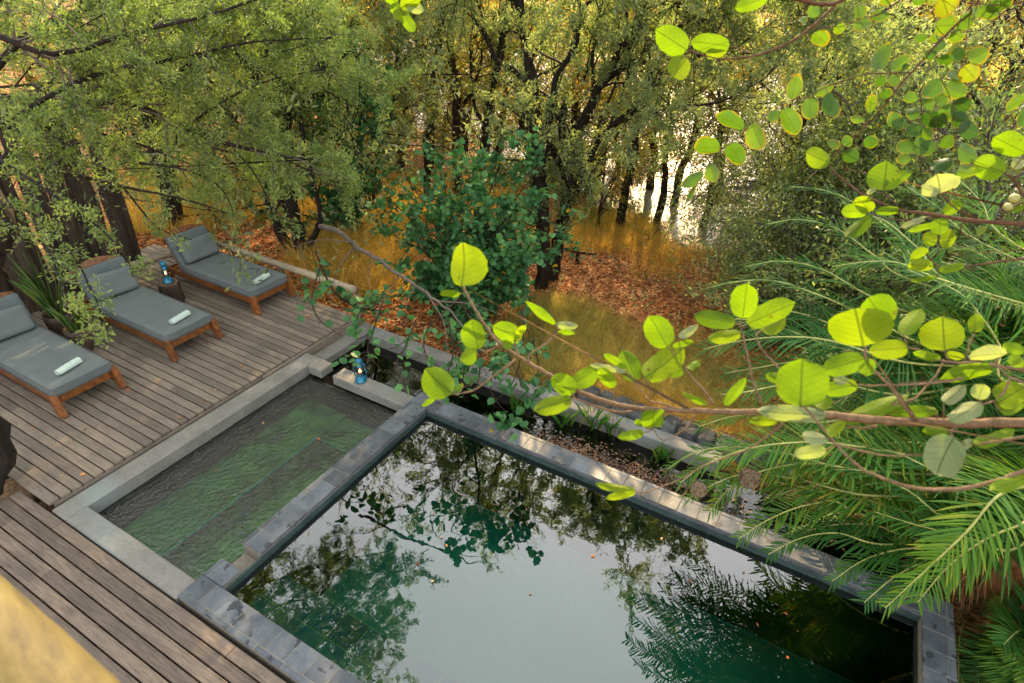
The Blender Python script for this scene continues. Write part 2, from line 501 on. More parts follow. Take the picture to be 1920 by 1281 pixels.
M['towel'] = plain_mat('pale_towel', (0.50, 0.62, 0.56), 0.95, 0.1, nz=0.12, scale=60, bstr=0.5)
M['enamel'] = plain_mat('blue_enamel', (0.015, 0.16, 0.27), 0.28, 0.6, 0.3, nz=0.2)
M['pot'] = stone_mat('dark_pot', (0.035, 0.025, 0.02), (0.13, 0.09, 0.065), None, 5, 0.8, 0.4)
M['soil'] = stone_mat('soil', (0.015, 0.010, 0.006), (0.05, 0.035, 0.02), None, 20, 0.95, 0.5)
M['bark'] = bark_mat('dark_bark', (0.010, 0.008, 0.007), (0.050, 0.038, 0.030))
M['bark_mid'] = bark_mat('weathered_bark', (0.016, 0.013, 0.011), (0.12, 0.10, 0.085), 30)
M['bark_warm'] = bark_mat('brown_bark', (0.018, 0.011, 0.008), (0.085, 0.05, 0.03))
M['bark_grey'] = bark_mat('grey_bark', (0.06, 0.05, 0.042), (0.22, 0.185, 0.155), 40)
M['twig'] = bark_mat('fig_twig', (0.05, 0.022, 0.012), (0.19, 0.10, 0.055), 90, (1, 1, 1), 0.4)
M['twig_pale'] = bark_mat('fig_branch', (0.10, 0.065, 0.035), (0.30, 0.20, 0.12), 70, (1, 1, 1), 0.4)
M['rope'] = plain_mat('nest_straw', (0.22, 0.16, 0.10), 0.95, 0.1, nz=0.4, scale=60, bstr=0.8)
M['gabion'] = stone_mat('gabion_rock', (0.02, 0.023, 0.025), (0.10, 0.104, 0.108), None, 9, 0.85, 0.4, None, 0.35)
M['wire'] = plain_mat('wire', (0.10, 0.11, 0.11), 0.5, 0.5, 0.6)
M['tank'] = plain_mat('trough_mud', (0.02, 0.015, 0.01), 0.9, 0.2, nz=0.5, scale=6)

# leaves
M['l_thorn'] = leaf_mat('small_grey_green_leaf', [(0, (0.07, 0.12, 0.03)), (0.45, (0.19, 0.275, 0.085)), (0.8, (0.35, 0.42, 0.13)), (0.97, (0.32, 0.34, 0.08)), (1, (0.45, 0.35, 0.05))], 0.45)
M['l_grey'] = leaf_mat('silver_green_leaf', [(0, (0.10, 0.14, 0.07)), (0.5, (0.29, 0.37, 0.18)), (0.85, (0.43, 0.48, 0.22)), (1, (0.50, 0.42, 0.09))], 0.60, (1.0, 1.08, 0.50))
M['l_gold'] = leaf_mat('golden_green_leaf', [(0, (0.13, 0.135, 0.03)), (0.5, (0.20, 0.25, 0.07)), (0.85, (0.34, 0.34, 0.08)), (1, (0.60, 0.36, 0.04))], 0.62, (1.3, 0.95, 0.3))
M['l_broad'] = leaf_mat('dark_round_leaf', [(0, (0.022, 0.085, 0.028)), (0.5, (0.065, 0.20, 0.070)), (0.88, (0.14, 0.32, 0.10)), (0.965, (0.10, 0.20, 0.05)), (0.97, (0.42, 0.30, 0.02)), (1, (0.50, 0.33, 0.02))], 0.30, (0.9, 1.1, 0.35), 0.52, 0.3)
M['l_palm'] = leaf_mat('palm_leaflet', [(0, (0.035, 0.12, 0.030)), (0.45, (0.052, 0.175, 0.035)), (0.8, (0.14, 0.29, 0.035)), (0.95, (0.38, 0.38, 0.05)), (1, (0.45, 0.28, 0.09))], 0.42, (1.1, 1.1, 0.25), 0.5, 0.2)
M['l_palmdead'] = leaf_mat('dry_palm_leaflet', [(0, (0.10, 0.04, 0.015)), (0.5, (0.28, 0.12, 0.04)), (1, (0.50, 0.36, 0.18))], 0.2)
M['rachis'] = plain_mat('palm_rachis', (0.32, 0.33, 0.09), 0.5, nz=0.3, scale=12)
M['rachis_dry'] = plain_mat('palm_fibre', (0.30, 0.12, 0.04), 0.8, nz=0.4, scale=20)
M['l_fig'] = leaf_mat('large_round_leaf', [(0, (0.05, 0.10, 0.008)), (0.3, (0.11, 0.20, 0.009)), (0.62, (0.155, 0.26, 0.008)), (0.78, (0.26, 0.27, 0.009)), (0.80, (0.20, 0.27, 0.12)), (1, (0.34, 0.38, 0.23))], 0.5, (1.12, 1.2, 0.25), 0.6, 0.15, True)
M['l_zizi'] = leaf_mat('oval_leaf_yellow_rim', [(0, (0.018, 0.062, 0.010)), (0.4, (0.055, 0.14, 0.014)), (0.7, (0.11, 0.20, 0.012)), (1, (0.24, 0.29, 0.012))], 0.45, (1.15, 1.15, 0.4), 0.45, 0.3, True, (0.24, 0.19, 0.012))
M['l_dry'] = leaf_mat('fallen_leaf', [(0, (0.12, 0.038, 0.012)), (0.4, (0.46, 0.15, 0.035)), (0.75, (0.74, 0.32, 0.08)), (1, (0.74, 0.50, 0.24))], 0.15, (1, 0.9, 0.6))
M['l_mulch'] = leaf_mat('soaked_or_shaded_leaf', [(0, (0.05, 0.03, 0.02)), (0.5, (0.16, 0.10, 0.07)), (0.85, (0.28, 0.19, 0.14)), (1, (0.40, 0.16, 0.07))], 0.1)
M['grass_gold'] = leaf_mat('golden_grass', [(0, (0.34, 0.25, 0.07)), (0.5, (0.66, 0.50, 0.14)), (0.85, (0.82, 0.66, 0.22)), (1, (0.48, 0.54, 0.13))], 0.58, (1.2, 1.0, 0.4))
M['grass_mix'] = leaf_mat('mixed_grass', [(0, (0.20, 0.16, 0.07)), (0.45, (0.42, 0.42, 0.13)), (0.75, (0.62, 0.52, 0.20)), (1, (0.38, 0.50, 0.11))], 0.58, (1.15, 1.05, 0.4))
M['reed'] = leaf_mat('green_reed', [(0, (0.02, 0.09, 0.012)), (0.6, (0.07, 0.22, 0.03)), (1, (0.24, 0.24, 0.06))], 0.4)
M['snake'] = leaf_mat('snake_plant', [(0, (0.015, 0.05, 0.012)), (0.7, (0.05, 0.13, 0.03)), (1, (0.28, 0.27, 0.06))], 0.1)

# ground material: dry leaf litter, bare soil and pale patches
m, nt, out = new_mat('forest_floor')
co = texco(nt)
vo = node(nt, 'TexVoronoi', i_Scale=22.0); nt.links.new(co, vo.inputs['Vector'])
sepc = node(nt, 'SeparateColor', i_0=vo.outputs['Color'])
c1 = ramp(nt, sepc.outputs[0], [(0, (0.08, 0.030, 0.014)), (0.4, (0.32, 0.12, 0.040)), (0.8, (0.52, 0.24, 0.09)), (1, (0.62, 0.40, 0.22))])
n1 = noise(nt, co, 0.55, 5, 0.6)
c1 = mix(nt, ramp(nt, n1, [(0.50, (0, 0, 0)), (0.62, (0.75, 0.75, 0.75))]), c1, (0.17, 0.125, 0.075))
princ(nt, out, c1, 0.95, 0.15, bump(nt, vo.outputs['Distance'], 0.5, 0.02))
M['ground'] = m
M['mudwater'] = water_mat('river_surface', (0.25, 0.22, 0.15), 1.40, 0.012, 1.2, (9.0, 0.25), 0.22, (0.26, 0.22, 0.16), 0.85, (0.52, 0.48, 0.42))
M['poolwater'] = water_mat('pool_surface', (0.48, 0.88, 0.80), 2.15, 0.0022, 2.2, (11.0, 0.05))
M['smallwater'] = water_mat('rippled_surface', (0.66, 0.93, 0.62), 1.9, 0.034, 2.2, (19.0, 0.8))
M['pondwater'] = water_mat('pond_surface', (0.10, 0.09, 0.05), 1.6, 0.003, 4.0, (20.0, 0.06))

# ------------------------------------------------------------------ the setting
_rs = np.random.RandomState(5)
_gf = _rs.randn(10, 2) * np.array([0.35, 0.35]); _gp = _rs.rand(10) * 6.28
def wob(x, y):
    return sum(np.sin(_gf[k, 0] * x + _gf[k, 1] * y + _gp[k]) for k in range(10)) / 4.0
def shore(x):
    return 15.6 + 0.50 * np.maximum(0, -4.0 - x) + 0.35 * np.maximum(0, x - 1.0) + 0.9 * np.sin(x * 0.9 + 1) * 0.5 + 0.3 * np.sin(x * 2.3)
def gz(x, y):
    x = np.asarray(x, float); y = np.asarray(y, float)
    s = shore(x)
    t = np.clip((y - 6.2) / (s - 6.2), 0, 1)
    z = -0.38 - 1.20 * (t ** 1.1) + 0.05 * wob(x * 3, y * 3) * np.clip(t * 6, 0, 1)
    z = np.where(y > s, -1.6 - 0.16 * np.minimum(y - s, 6) , z)
    far = np.clip((y - 95) / 40, 0, 1)
    z = np.where(y > 95, -2.5 + 3.0 * far, z)
    z = np.where((x > -5.97) & (x < 1.87) & (y > 1.5) & (y < 5.96), -2.6, z)
    return z
RIVZ = -1.6

xs = np.unique(np.concatenate([np.linspace(-300, -40, 14), np.linspace(-38, -14, 25), np.linspace(-13.5, 14, 93), np.linspace(15, 40, 26), np.linspace(44, 300, 14), [-5.98, -5.96, 1.86, 1.88]]))
ys = np.unique(np.concatenate([np.linspace(-300, -12, 12), np.linspace(-10, 1, 12), np.linspace(1.2, 30, 97), np.linspace(31, 60, 30), np.linspace(63, 140, 24), np.linspace(150, 900, 12), [1.49, 1.51, 5.95, 5.97]]))
X, Y = np.meshgrid(xs, ys, indexing='ij')
Z = gz(X, Y)
V = np.stack([X, Y, Z], -1).reshape(-1, 3)
i, j = np.meshgrid(np.arange(len(xs) - 1), np.arange(len(ys) - 1), indexing='ij')
k = (i * len(ys) + j).ravel()
mb = MB(); mb.add(V, np.stack([k, k + len(ys), k + len(ys) + 1, k + 1], 1))
tag(mb.build('ground', M['ground']), kind='structure')

mb = MB()
V = [[-300, 14.0, RIVZ], [300, 14.0, RIVZ], [300, 140, RIVZ], [-300, 140, RIVZ]]
mb.add(V, [[0, 1, 2, 3]])
tag(mb.build('river', M['mudwater']), kind='structure')

# wooden decks -------------------------------------------------------
rs = np.random.RandomState(2)
def deck(name, x0, x1, ystart, yend, pitch, ztop, mat, cuts=None, edge_x=None):
    mb = MB()
    y = ystart
    n = int(abs(yend - ystart) / pitch)
    for b in range(n):
        ya = ystart + (b if yend > ystart else -(b + 1)) * pitch
        yb = ya + pitch - 0.014
        # board joints
        if x1 - x0 > 2.4:
            js = [x0 + 0.3 + rs.rand() * 1.6]
            while js[-1] < x1 - 0.6: js.append(js[-1] + rs.choice([1.8, 2.4, 3.0]) )
            js = [x0 - rs.rand() * 0.02] + [q for q in js if q < x1 - 0.5] + [x1 + (rs.rand() - 0.5) * 0.02]
        else: js = [x0, x1]
        for a, c in zip(js[:-1], js[1:]):
            dz = rs.randn() * 0.0012
            bbox(mb, a, c - 0.003, ya, yb, ztop - 0.035 + dz, ztop + dz, 0.004, rs.rand())
    # dark joists beneath and nail heads on top
    for xj in np.arange(x0 + 0.25, x1, 0.6):
        box(mb, xj - 0.03, xj + 0.03, min(ystart, yend), max(ystart, yend) - 0.02, ztop - 0.16, ztop - 0.038, 0.1, 1)
        for b in range(n):
            ya = ystart + (b if yend > ystart else -(b + 1)) * pitch
            for q in (0.25, 0.75):
                cx, cy = xj + rs.randn() * 0.006, ya + pitch * q
                a = np.arange(6) * math.pi / 3
                Vn = np.c_[cx + 0.0042 * np.cos(a), cy + 0.0042 * np.sin(a), np.full(6, ztop + 0.0035)]
                mb.add(Vn, [[0, 1, 2, 3, 4, 5]], 0.1, 1)
    return tag(mb.build(name, [mat, M['deadlog']]), kind='structure')
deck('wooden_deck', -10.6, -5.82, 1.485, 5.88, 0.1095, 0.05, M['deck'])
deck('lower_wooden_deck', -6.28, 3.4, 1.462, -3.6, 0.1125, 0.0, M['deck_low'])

# fascia board along the pool-side edge of the deck
t = MB()
bbox(t, -5.815, -5.79, 4.05, 5.88, -0.135, 0.03, 0.004, 0.6)
bbox(t, -5.835, -5.812, 1.52, 4.045, -0.12, 0.012, 0.004, 0.4)
tag(t.build('deck_fascia', M['deck']), 'weathered fascia board along the deck edge above the pool kerb', 'board')

# pools --------------------------------------------------------------
def basin(mb, x0, x1, y0, y1, zt, zb, th=0.02, mi=0):
    """inner lining: floor + four walls (as thin boxes)"""
    box(mb, x0, x1, y0, y1, zb - 0.05, zb, 0.5, 1)
    box(mb, x0 - th, x0, y0 - th, y1 + th, zb - 0.05, zt, 0.5, mi)
    box(mb, x1, x1 + th, y0 - th, y1 + th, zb - 0.05, zt, 0.5, mi)
    box(mb, x0, x1, y0 - th, y0, zb - 0.05, zt, 0.5, mi)
    box(mb, x0, x1, y1, y1 + th, zb - 0.05, zt, 0.5, mi)

def tile_run(mb, x0, x1, y0, y1, along, tl, z0, z1, vs=(0, 1), gap=0.005):
    L0, L1 = (x0, x1) if along == 'x' else (y0, y1)
    n = max(1, round((L1 - L0) / tl)); st = (L1 - L0) / n
    for q in range(n):
        a, b = L0 + q * st + gap / 2, L0 + (q + 1) * st - gap / 2
        dz = rs.randn() * 0.0012
        if along == 'x': bbox(mb, a, b, y0 + gap / 2, y1 - gap / 2, z0, z1 + dz, 0.0035, rs.rand())
        else: bbox(mb, x0 + gap / 2, x1 - gap / 2, a, b, z0, z1 + dz, 0.0035, rs.rand())

ZS = 0.0
pool = empty('swimming_pool', (-1.0, 3.2, 0), 'large slate edged swimming pool with dark reflecting water', 'pool')
def par(o, p):
    o.parent = p
    o.matrix_parent_inverse = Matrix.Translation(-Vector(p.location)) if p.rotation_euler.z == 0 else p.matrix_world.inverted()
    return o
mb = MB()
basin(mb, -3.64, 1.66, 1.733, 4.64, -0.012, -1.20)
# wall tiles under water: thin grout lines modelled as proud strips
for zz in np.arange(-1.14, -0.05, 0.3):
    box(mb, -3.64, 1.66, 4.634, 4.6395, zz, zz + 0.010, .5, 2)
    box(mb, 1.654, 1.6595, 1.733, 4.632, zz, zz + 0.010, .5, 2)
for xx in np.arange(-3.5, 1.6, 0.3):
    box(mb, xx, xx + 0.008, 4.6335, 4.639, -1.18, -0.03, .5, 2)
for yy in np.arange(1.8, 4.6, 0.3):
    box(mb, 1.6535, 1.659, yy, yy + 0.008, -1.18, -0.03, .5, 2)
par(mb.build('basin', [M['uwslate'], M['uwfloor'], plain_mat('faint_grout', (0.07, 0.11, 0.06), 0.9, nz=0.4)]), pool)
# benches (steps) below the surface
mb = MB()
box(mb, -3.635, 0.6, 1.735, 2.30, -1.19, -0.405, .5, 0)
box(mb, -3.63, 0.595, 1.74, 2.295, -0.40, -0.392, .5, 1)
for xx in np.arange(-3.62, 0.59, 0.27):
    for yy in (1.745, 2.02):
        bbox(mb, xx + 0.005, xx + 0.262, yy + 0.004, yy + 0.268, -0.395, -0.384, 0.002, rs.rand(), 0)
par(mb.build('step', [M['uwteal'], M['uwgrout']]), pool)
mb = MB()
box(mb, -3.63, 1.65, 4.60, 4.632, -1.199, -1.175, .5, 0)
box(mb, 1.62, 1.652, 1.75, 4.599, -1.199, -1.175, .5, 0)
par(mb.build('corner_strip', M['tealline']), pool)
# slate coping
bed = MB(); tl = MB()
z0, z1 = -0.022, 0.0
SLZ = 0.030
def strip(x0, x1, y0, y1, along, edge, run=0.20, ew=0.052, zb=-0.16):
    box(bed, x0 + .004, x1 - .004, y0 + .004, y1 - .004, zb, SLZ - 0.004, .5, 0)
    if along == 'x':
        if edge == 'hi': ym = y1 - ew; tile_run(tl, x0, x1, y0, ym, 'x', run, SLZ - .02, SLZ); tile_run(tl, x0, x1, ym, y1, 'x', run, SLZ - .02, SLZ - .0005)
        else: ym = y0 + ew; tile_run(tl, x0, x1, ym, y1, 'x', run, SLZ - .02, SLZ); tile_run(tl, x0, x1, y0, ym, 'x', run * 1.5, SLZ - .02, SLZ - .0005)
    else:
        if edge == 'lo': xm = x0 + ew; tile_run(tl, xm, x1, y0, y1, 'y', run, SLZ - .02, SLZ); tile_run(tl, x0, xm, y0, y1, 'y', run, SLZ - .02, SLZ - .0005)
        else: xm = x1 - ew; tile_run(tl, x0, xm, y0, y1, 'y', run, SLZ - .02, SLZ); tile_run(tl, xm, x1, y0, y1, 'y', run, SLZ - .02, SLZ - .0005)
strip(-3.911, -3.658, 2.146, 4.66, 'y', 'lo')                 # divider
strip(-3.911, 1.64, 4.66, 4.906, 'x', 'hi')                  # far run
strip(1.64, 1.885, 1.735, 4.906, 'y', 'hi')                  # right run
strip(-3.911, 1.885, 1.487, 1.735, 'x', 'lo')                # front run
strip(-3.911, -3.658, 1.735, 1.935, 'y', 'lo')               # stub beside the notch
# notch floor
box(bed, -3.905, -3.664, 1.935, 2.146, -0.16, -0.125, .5, 0)
# vertical face tiles towards the water (pool side), dark and wet
for y0_ in np.arange(2.15, 4.64, 0.2):
    bbox(tl, -3.656, -3.642, y0_ + .003, min(y0_ + .197, 4.655), -0.15, SLZ - 0.022, .003, rs.rand() * .4, 0)
for x0_ in np.arange(-3.64, 1.63, 0.2):
    bbox(tl, x0_ + .003, min(x0_ + .197, 1.638), 4.644, 4.658, -0.15, SLZ - 0.022, .003, rs.rand() * .4, 0)
par(tl.build('coping', [M['slate']]), pool)
par(bed.build('coping_bed', [M['grout']]), pool)

small = empty('plunge_pool', (-4.7, 3.1, 0), 'small concrete rimmed plunge pool with rippled green water', 'pool')
mb = MB()
basin(mb, -5.55, -3.93, 1.69, 4.53, -0.18, -0.85, 0.02, 2)
box(mb, -5.545, -4.88, 1.70, 4.52, -0.84, -0.52, .5, 1)
box(mb, -4.88, -3.94, 4.02, 4.52, -0.84, -0.56, .5, 1)
par(mb.build('basin', [M['algae'], M['algae'], M['tank']]), small)
mb = MB()
box(mb, -4.884, -4.862, 1.72, 3.98, -0.525, -0.503, .5)
box(mb, -4.84, -3.95, 3.99, 4.012, -0.57, -0.545, .5)
par(mb.build('edge_strip', M['tealline']), small)
mb = MB()
bbox(mb, -5.785, -5.55, 1.47, 4.795, -0.17, 0.0, 0.012, .5)
bbox(mb, -5.549, -3.915, 1.47, 1.682, -0.17, -0.0015, 0.012, .5)
bbox(mb, -5.552, -5.31, 4.57, 4.797, -0.13, 0.0015, 0.012, .5)
par(mb.build('coping', M['concrete']), small)
mb = MB()
bbox(mb, -5.108, -3.913, 4.57, 4.797, -0.14, 0.002, 0.012, .5)
tag(mb.build('concrete_ledge', M['concrete']), 'short concrete ledge holding a blue lantern between plunge pool and pond', 'ledge')
mb = MB()
for (w_, h_) in ((-0.30, -0.85),):
    box(mb, -5.549, -3.93, 4.575, 4.79, -0.85, -0.235, .5)
par(mb.build('sill', M['tank']), small)

pond = empty('garden_trough', (-2, 5.4, 0), 'long concrete planting trough of dark water behind the slate pool', 'trough')
mb = MB()
bbox(mb, -5.785, -5.56, 4.80, 5.98, -0.5, -0.095, 0.012)
bbox(mb, -5.558, -0.35, 5.755, 5.97, -0.5, -0.10, 0.012)
par(mb.build('wall', M['concrete']), pond)
mb = MB()
box(mb, -5.56, 2.4, 4.91, 5.75, -1.0, -0.62, .5)
box(mb, -3.9, 1.9, 4.908, 4.93, -0.9, -0.16, .5)
box(mb, -5.556, -5.54, 4.80, 5.75, -0.9, -0.2, .5)
par(mb.build('bed', M['tank']), pond)
def sheet(name, x0, x1, y0, y1, z, mat):
    mb = MB(); mb.add([[x0, y0, z], [x1, y0, z], [x1, y1, z], [x0, y1, z]], [[0, 1, 2, 3]])
    return tag(mb.build(name, mat), kind='structure')
sheet('pool_water', -3.642, 1.654, 1.734, 4.642, -0.075, M['poolwater'])
sheet('plunge_pool_water', -5.549, -3.925, 1.692, 4.56, -0.155, M['smallwater'])
sheet('pond_water', -5.555, 1.9, 4.80, 5.752, -0.27, M['pondwater'])

# log rail at the deck edge ------------------------------------------
def wobble_line(a, b, n, amp, seed):
    r = np.random.RandomState(seed); t = np.linspace(0, 1, n)[:, None]
    P = np.asarray(a) * (1 - t) + np.asarray(b) * t
    return P + r.randn(n, 3) * amp
rail = empty('deck_railing', (-7.4, 5.95, 0), 'low round log railing on the far edge of the deck', 'railing')
mb = MB(); r_ = np.random.RandomState(1)
P = wobble_line((-5.90, 5.97, 0.42), (-9.05, 5.97, 0.42), 24, 0.002, 3)
tube(mb, P, np.linspace(0.058, 0.05, 24), 14, cap=True, lumpy=0.025, rs=r_)
par(mb.build('rail', M['pole'], smooth=True), rail)
mb = MB()
P = wobble_line((-9.10, 5.85, 0.42), (-9.35, 4.55, 0.42), 10, 0.002, 4)
tube(mb, P, 0.05, 14, cap=True, lumpy=0.025, rs=r_)
par(mb.build('rail', M['pole'], smooth=True), rail)
for (px_, py_) in ((-5.86, 5.93), (-7.45, 5.95), (-9.06, 5.95)):
    mb = MB(); tube(mb, wobble_line((px_, py_, -0.45), (px_ , py_, 0.375), 8, 0.001, 5), 0.052, 12, cap=True, lumpy=0.03, rs=r_)
    par(mb.build('post', M['postw'], smooth=True), rail)

# foreground yellow log rail -----------------------------------------
P0 = D(-160, 1120, 0.62); P1 = D(60, 1225, 0.60); P2 = D(260, 1500, 0.60)
mb = MB(); P = smooth_line([D(-1600, -128, 0.62), D(-590, 787, 0.62), D(-123, 1210, 0.62), D(112, 1423, 0.62), D(408, 1691, 0.62), D(1074, 2294, 0.62), D(1900, 3042, 0.62)], 8)
tube(mb, P, 0.075, 24, cap=True, lumpy=0.02, rs=r_)
o = tag(mb.build('balcony_rail', M['yellowlog'], smooth=True, origin=P.mean(0)), 'thick yellow peeled log rail, out of focus in the near corner', 'railing')

# ------------------------------------------------------------------ furniture
def make_lounger(loc, label, seed):
    root = empty('sun_lounger', loc, label, 'sun lounger', 'grey cushioned sun loungers on the deck')
    r = np.random.RandomState(seed)
    def b(mb): return lambda *a, **k: bbox(mb, *a, **k)
    # local axes: +x towards the foot end (0), head at x = -2.05, deck at z = 0
    f = MB()
    bbox(f, -2.0, -0.06, -0.345, -0.305, 0.135, 0.235, 0.006, .3)
    bbox(f, -2.0, -0.06, 0.305, 0.345, 0.135, 0.235, 0.006, .7)
    bbox(f, -0.055, -0.015, -0.31, 0.31, 0.145, 0.240, 0.006, .5)
    bbox(f, -2.0, -1.96, -0.31, 0.31, 0.14, 0.235, 0.006, .5)
    for k in range(12):
        bbox(f, -1.9 + k * 0.15, -1.82 + k * 0.15, -0.30, 0.30, 0.215, 0.2345, 0.003, r.rand())
    f.build('frame', M['redwood'], root)
    for sy in (-1, 1):
        mb = MB(); bbox(mb, -0.05, 0.05, -0.034, 0.034, -0.152, 0.135, 0.007, r.rand(), M=TM((0.012, sy * 0.345, 0.146), 0, -0.26, 0))
        mb.build('leg', M['redwood'], root)
        mb = MB(); bbox(mb, -0.045, 0.045, -0.03, 0.03, -0.14, 0.10, 0.007, r.rand(), M=TM((-1.95, sy * 0.33, 0.14), 0, 0.12, 0))
        mb.build('leg', M['redwood'], root)
    # backrest board with arched top
    mb = MB()
    ang = math.radians(62)
    T = TM((-1.60, 0, 0.24), 0, 0, 0) @ TM((0, 0, 0), 0, -(math.pi / 2 - ang), 0)   # local z runs up along the board
    ny = 13; yy = np.linspace(-0.35, 0.35, ny); top = 0.60 + 0.075 * np.cos(yy / 0.35 * math.pi / 2) ** 1.3
    Vv = []
    for xx in (-0.045, -0.015):
        for q in range(ny): Vv.append([xx, yy[q], 0.48])
        for q in range(ny): Vv.append([xx, yy[q], top[q]])
    Vv = np.array(Vv); Ff = []
    for q in range(ny - 1):
        Ff += [[q, q + 1, ny + q + 1, ny + q], [2 * ny + q, 3 * ny + q, 3 * ny + q + 1, 2 * ny + q + 1],
               [ny + q, ny + q + 1, 3 * ny + q + 1, 3 * ny + q], [q, 2 * ny + q, 2 * ny + q + 1, q + 1]]
    Ff += [[0, ny, 3 * ny, 2 * ny], [ny - 1, 3 * ny - 1, 4 * ny - 1, 2 * ny - 1]]
    mb.add(Vv @ T[:3, :3].T + T[:3, 3], Ff, .5)
    for yq in (-0.33, 0.30):
        bbox(mb, -0.04, -0.015, yq, yq + 0.04, -0.02, 0.479, 0.004, r.rand(), M=T)
    for zq in np.arange(0.02, 0.45, 0.1):
        bbox(mb, -0.035, -0.017, -0.29, 0.295, zq, zq + 0.07, 0.004, r.rand(), M=T)
    mb.build('headboard', M['redwood'], root)
    mt = MB(); rbox(mt, (1.60, 0.70, 0.125), 0.035, 12, TM((-0.805, 0, 0.302)), 0.007, seed)
    mattress = mt.build('mattress', M['fabric'], root, smooth=True)
    pp = MB()
    for zz in (0.252, 0.352):
        c_ = 0.035
        loop = [(-1.60 + c_, -0.352, zz), (-0.005 - c_, -0.352, zz), (-0.004, -0.352 + c_, zz), (-0.004, 0.352 - c_, zz), (-0.005 - c_, 0.352, zz), (-1.60 + c_, 0.352, zz)]
        L_ = np.array(loop); L_ = np.concatenate([np.linspace(L_[k], L_[k + 1], 14, endpoint=False) for k in range(5)] + [L_[-1:]])
        L_ = L_ + r.randn(*L_.shape) * 0.0012
        tube(pp, L_, 0.0042, 5)
    pp.build('piping', M['fabric2'], mattress, smooth=True)
    mt = MB(); rbox(mt, (0.10, 0.69, 0.56), 0.035, 10, T @ TM((0.05, 0, 0.29)), 0.004, seed + 5)
    mt.build('backrest_cushion', M['fabric2'], root, smooth=True)
    pl = MB(); rbox(pl, (0.13, 0.60, 0.34), 0.05, 10, T @ TM((0.16, r.randn() * 0.01, 0.25), r.randn() * 0.03, 0.10, 0), 0.010, seed + 9)
    pl.build('pillow', M['fabric'], root, smooth=True)
    return root
make_lounger((-7.06, 2.63, 0.05), 'nearest of the three grey sun loungers, cut off at the left edge', 3)
make_lounger((-7.05, 4.02, 0.05), 'middle grey sun lounger, between the potted plants and the lantern stump', 13)
make_lounger((-7.13, 5.45, 0.05), 'farthest grey sun lounger, beside the log railing and partly behind twigs', 23)

def towel(loc, rz, label, seed):
    mb = MB(); r = np.random.RandomState(seed)
    n = 26; L = 0.30
    a = np.linspace(0, 2 * math.pi, n, endpoint=False)
    xs_ = np.linspace(-L / 2, L / 2, 19)
    Vv = []
    for q, x in enumerate(xs_):
        e = 1 - 0.12 * (abs(x) / (L / 2)) ** 6
        rr = 0.042 * e * (1 + 0.05 * math.sin(q * 1.5) * 0.8 + 0.035 * np.cos(a * 3 + q * 0.1) + 0.02 * r.randn())
        Vv.append(np.stack([rr * np.cos(a) * 1.15, np.full(n, x), rr * np.sin(a) * 0.88], 1))
    Vv = np.concatenate(Vv); m = len(xs_)
    i, j = np.meshgrid(np.arange(m - 1), np.arange(n), indexing='ij')
    k = (i * n + j).ravel(); k2 = (i * n + (j + 1) % n).ravel()
    mb.add(Vv, np.stack([k, k + n, k2 + n, k2], 1))
    # spiral ends
    for s in (-1, 1):
        tt = np.linspace(0, 5 * math.pi, 60); rad = 0.006 + 0.030 * tt / tt[-1]
        P = np.c_[rad * np.cos(tt) * 1.12, np.full(60, s * (L / 2 - 0.002)), rad * np.sin(tt) * 0.86]
        tube(mb, P, 0.0048, 5)
    # free edge flap
    P = np.c_[np.full(12, 0.045), np.linspace(-L / 2 + .004, L / 2 - .004, 12), np.linspace(-0.005, -0.012, 12)]
    tube(mb, P, 0.006, 6)
    o = mb.build('rolled_towel', M['towel'], smooth=True)
    o.location = loc; o.rotation_euler = (0, 0, rz)
    return tag(o, label, 'towel', 'rolled pale green towels on the loungers')
mz = 0.05 + 0.302 + 0.0625 + 0.036
def onz(u, v, z): return tuple(WZ(u, v, z))
towel(onz(128, 687, mz), 0.25, 'rolled pale towel on the nearest lounger at the left edge', 1)
towel(onz(337, 595, mz), 0.20, 'rolled pale towel on the middle lounger', 2)
towel(onz(490, 522, mz), 0.22, 'rolled pale towel on the farthest lounger by the log railing', 3)

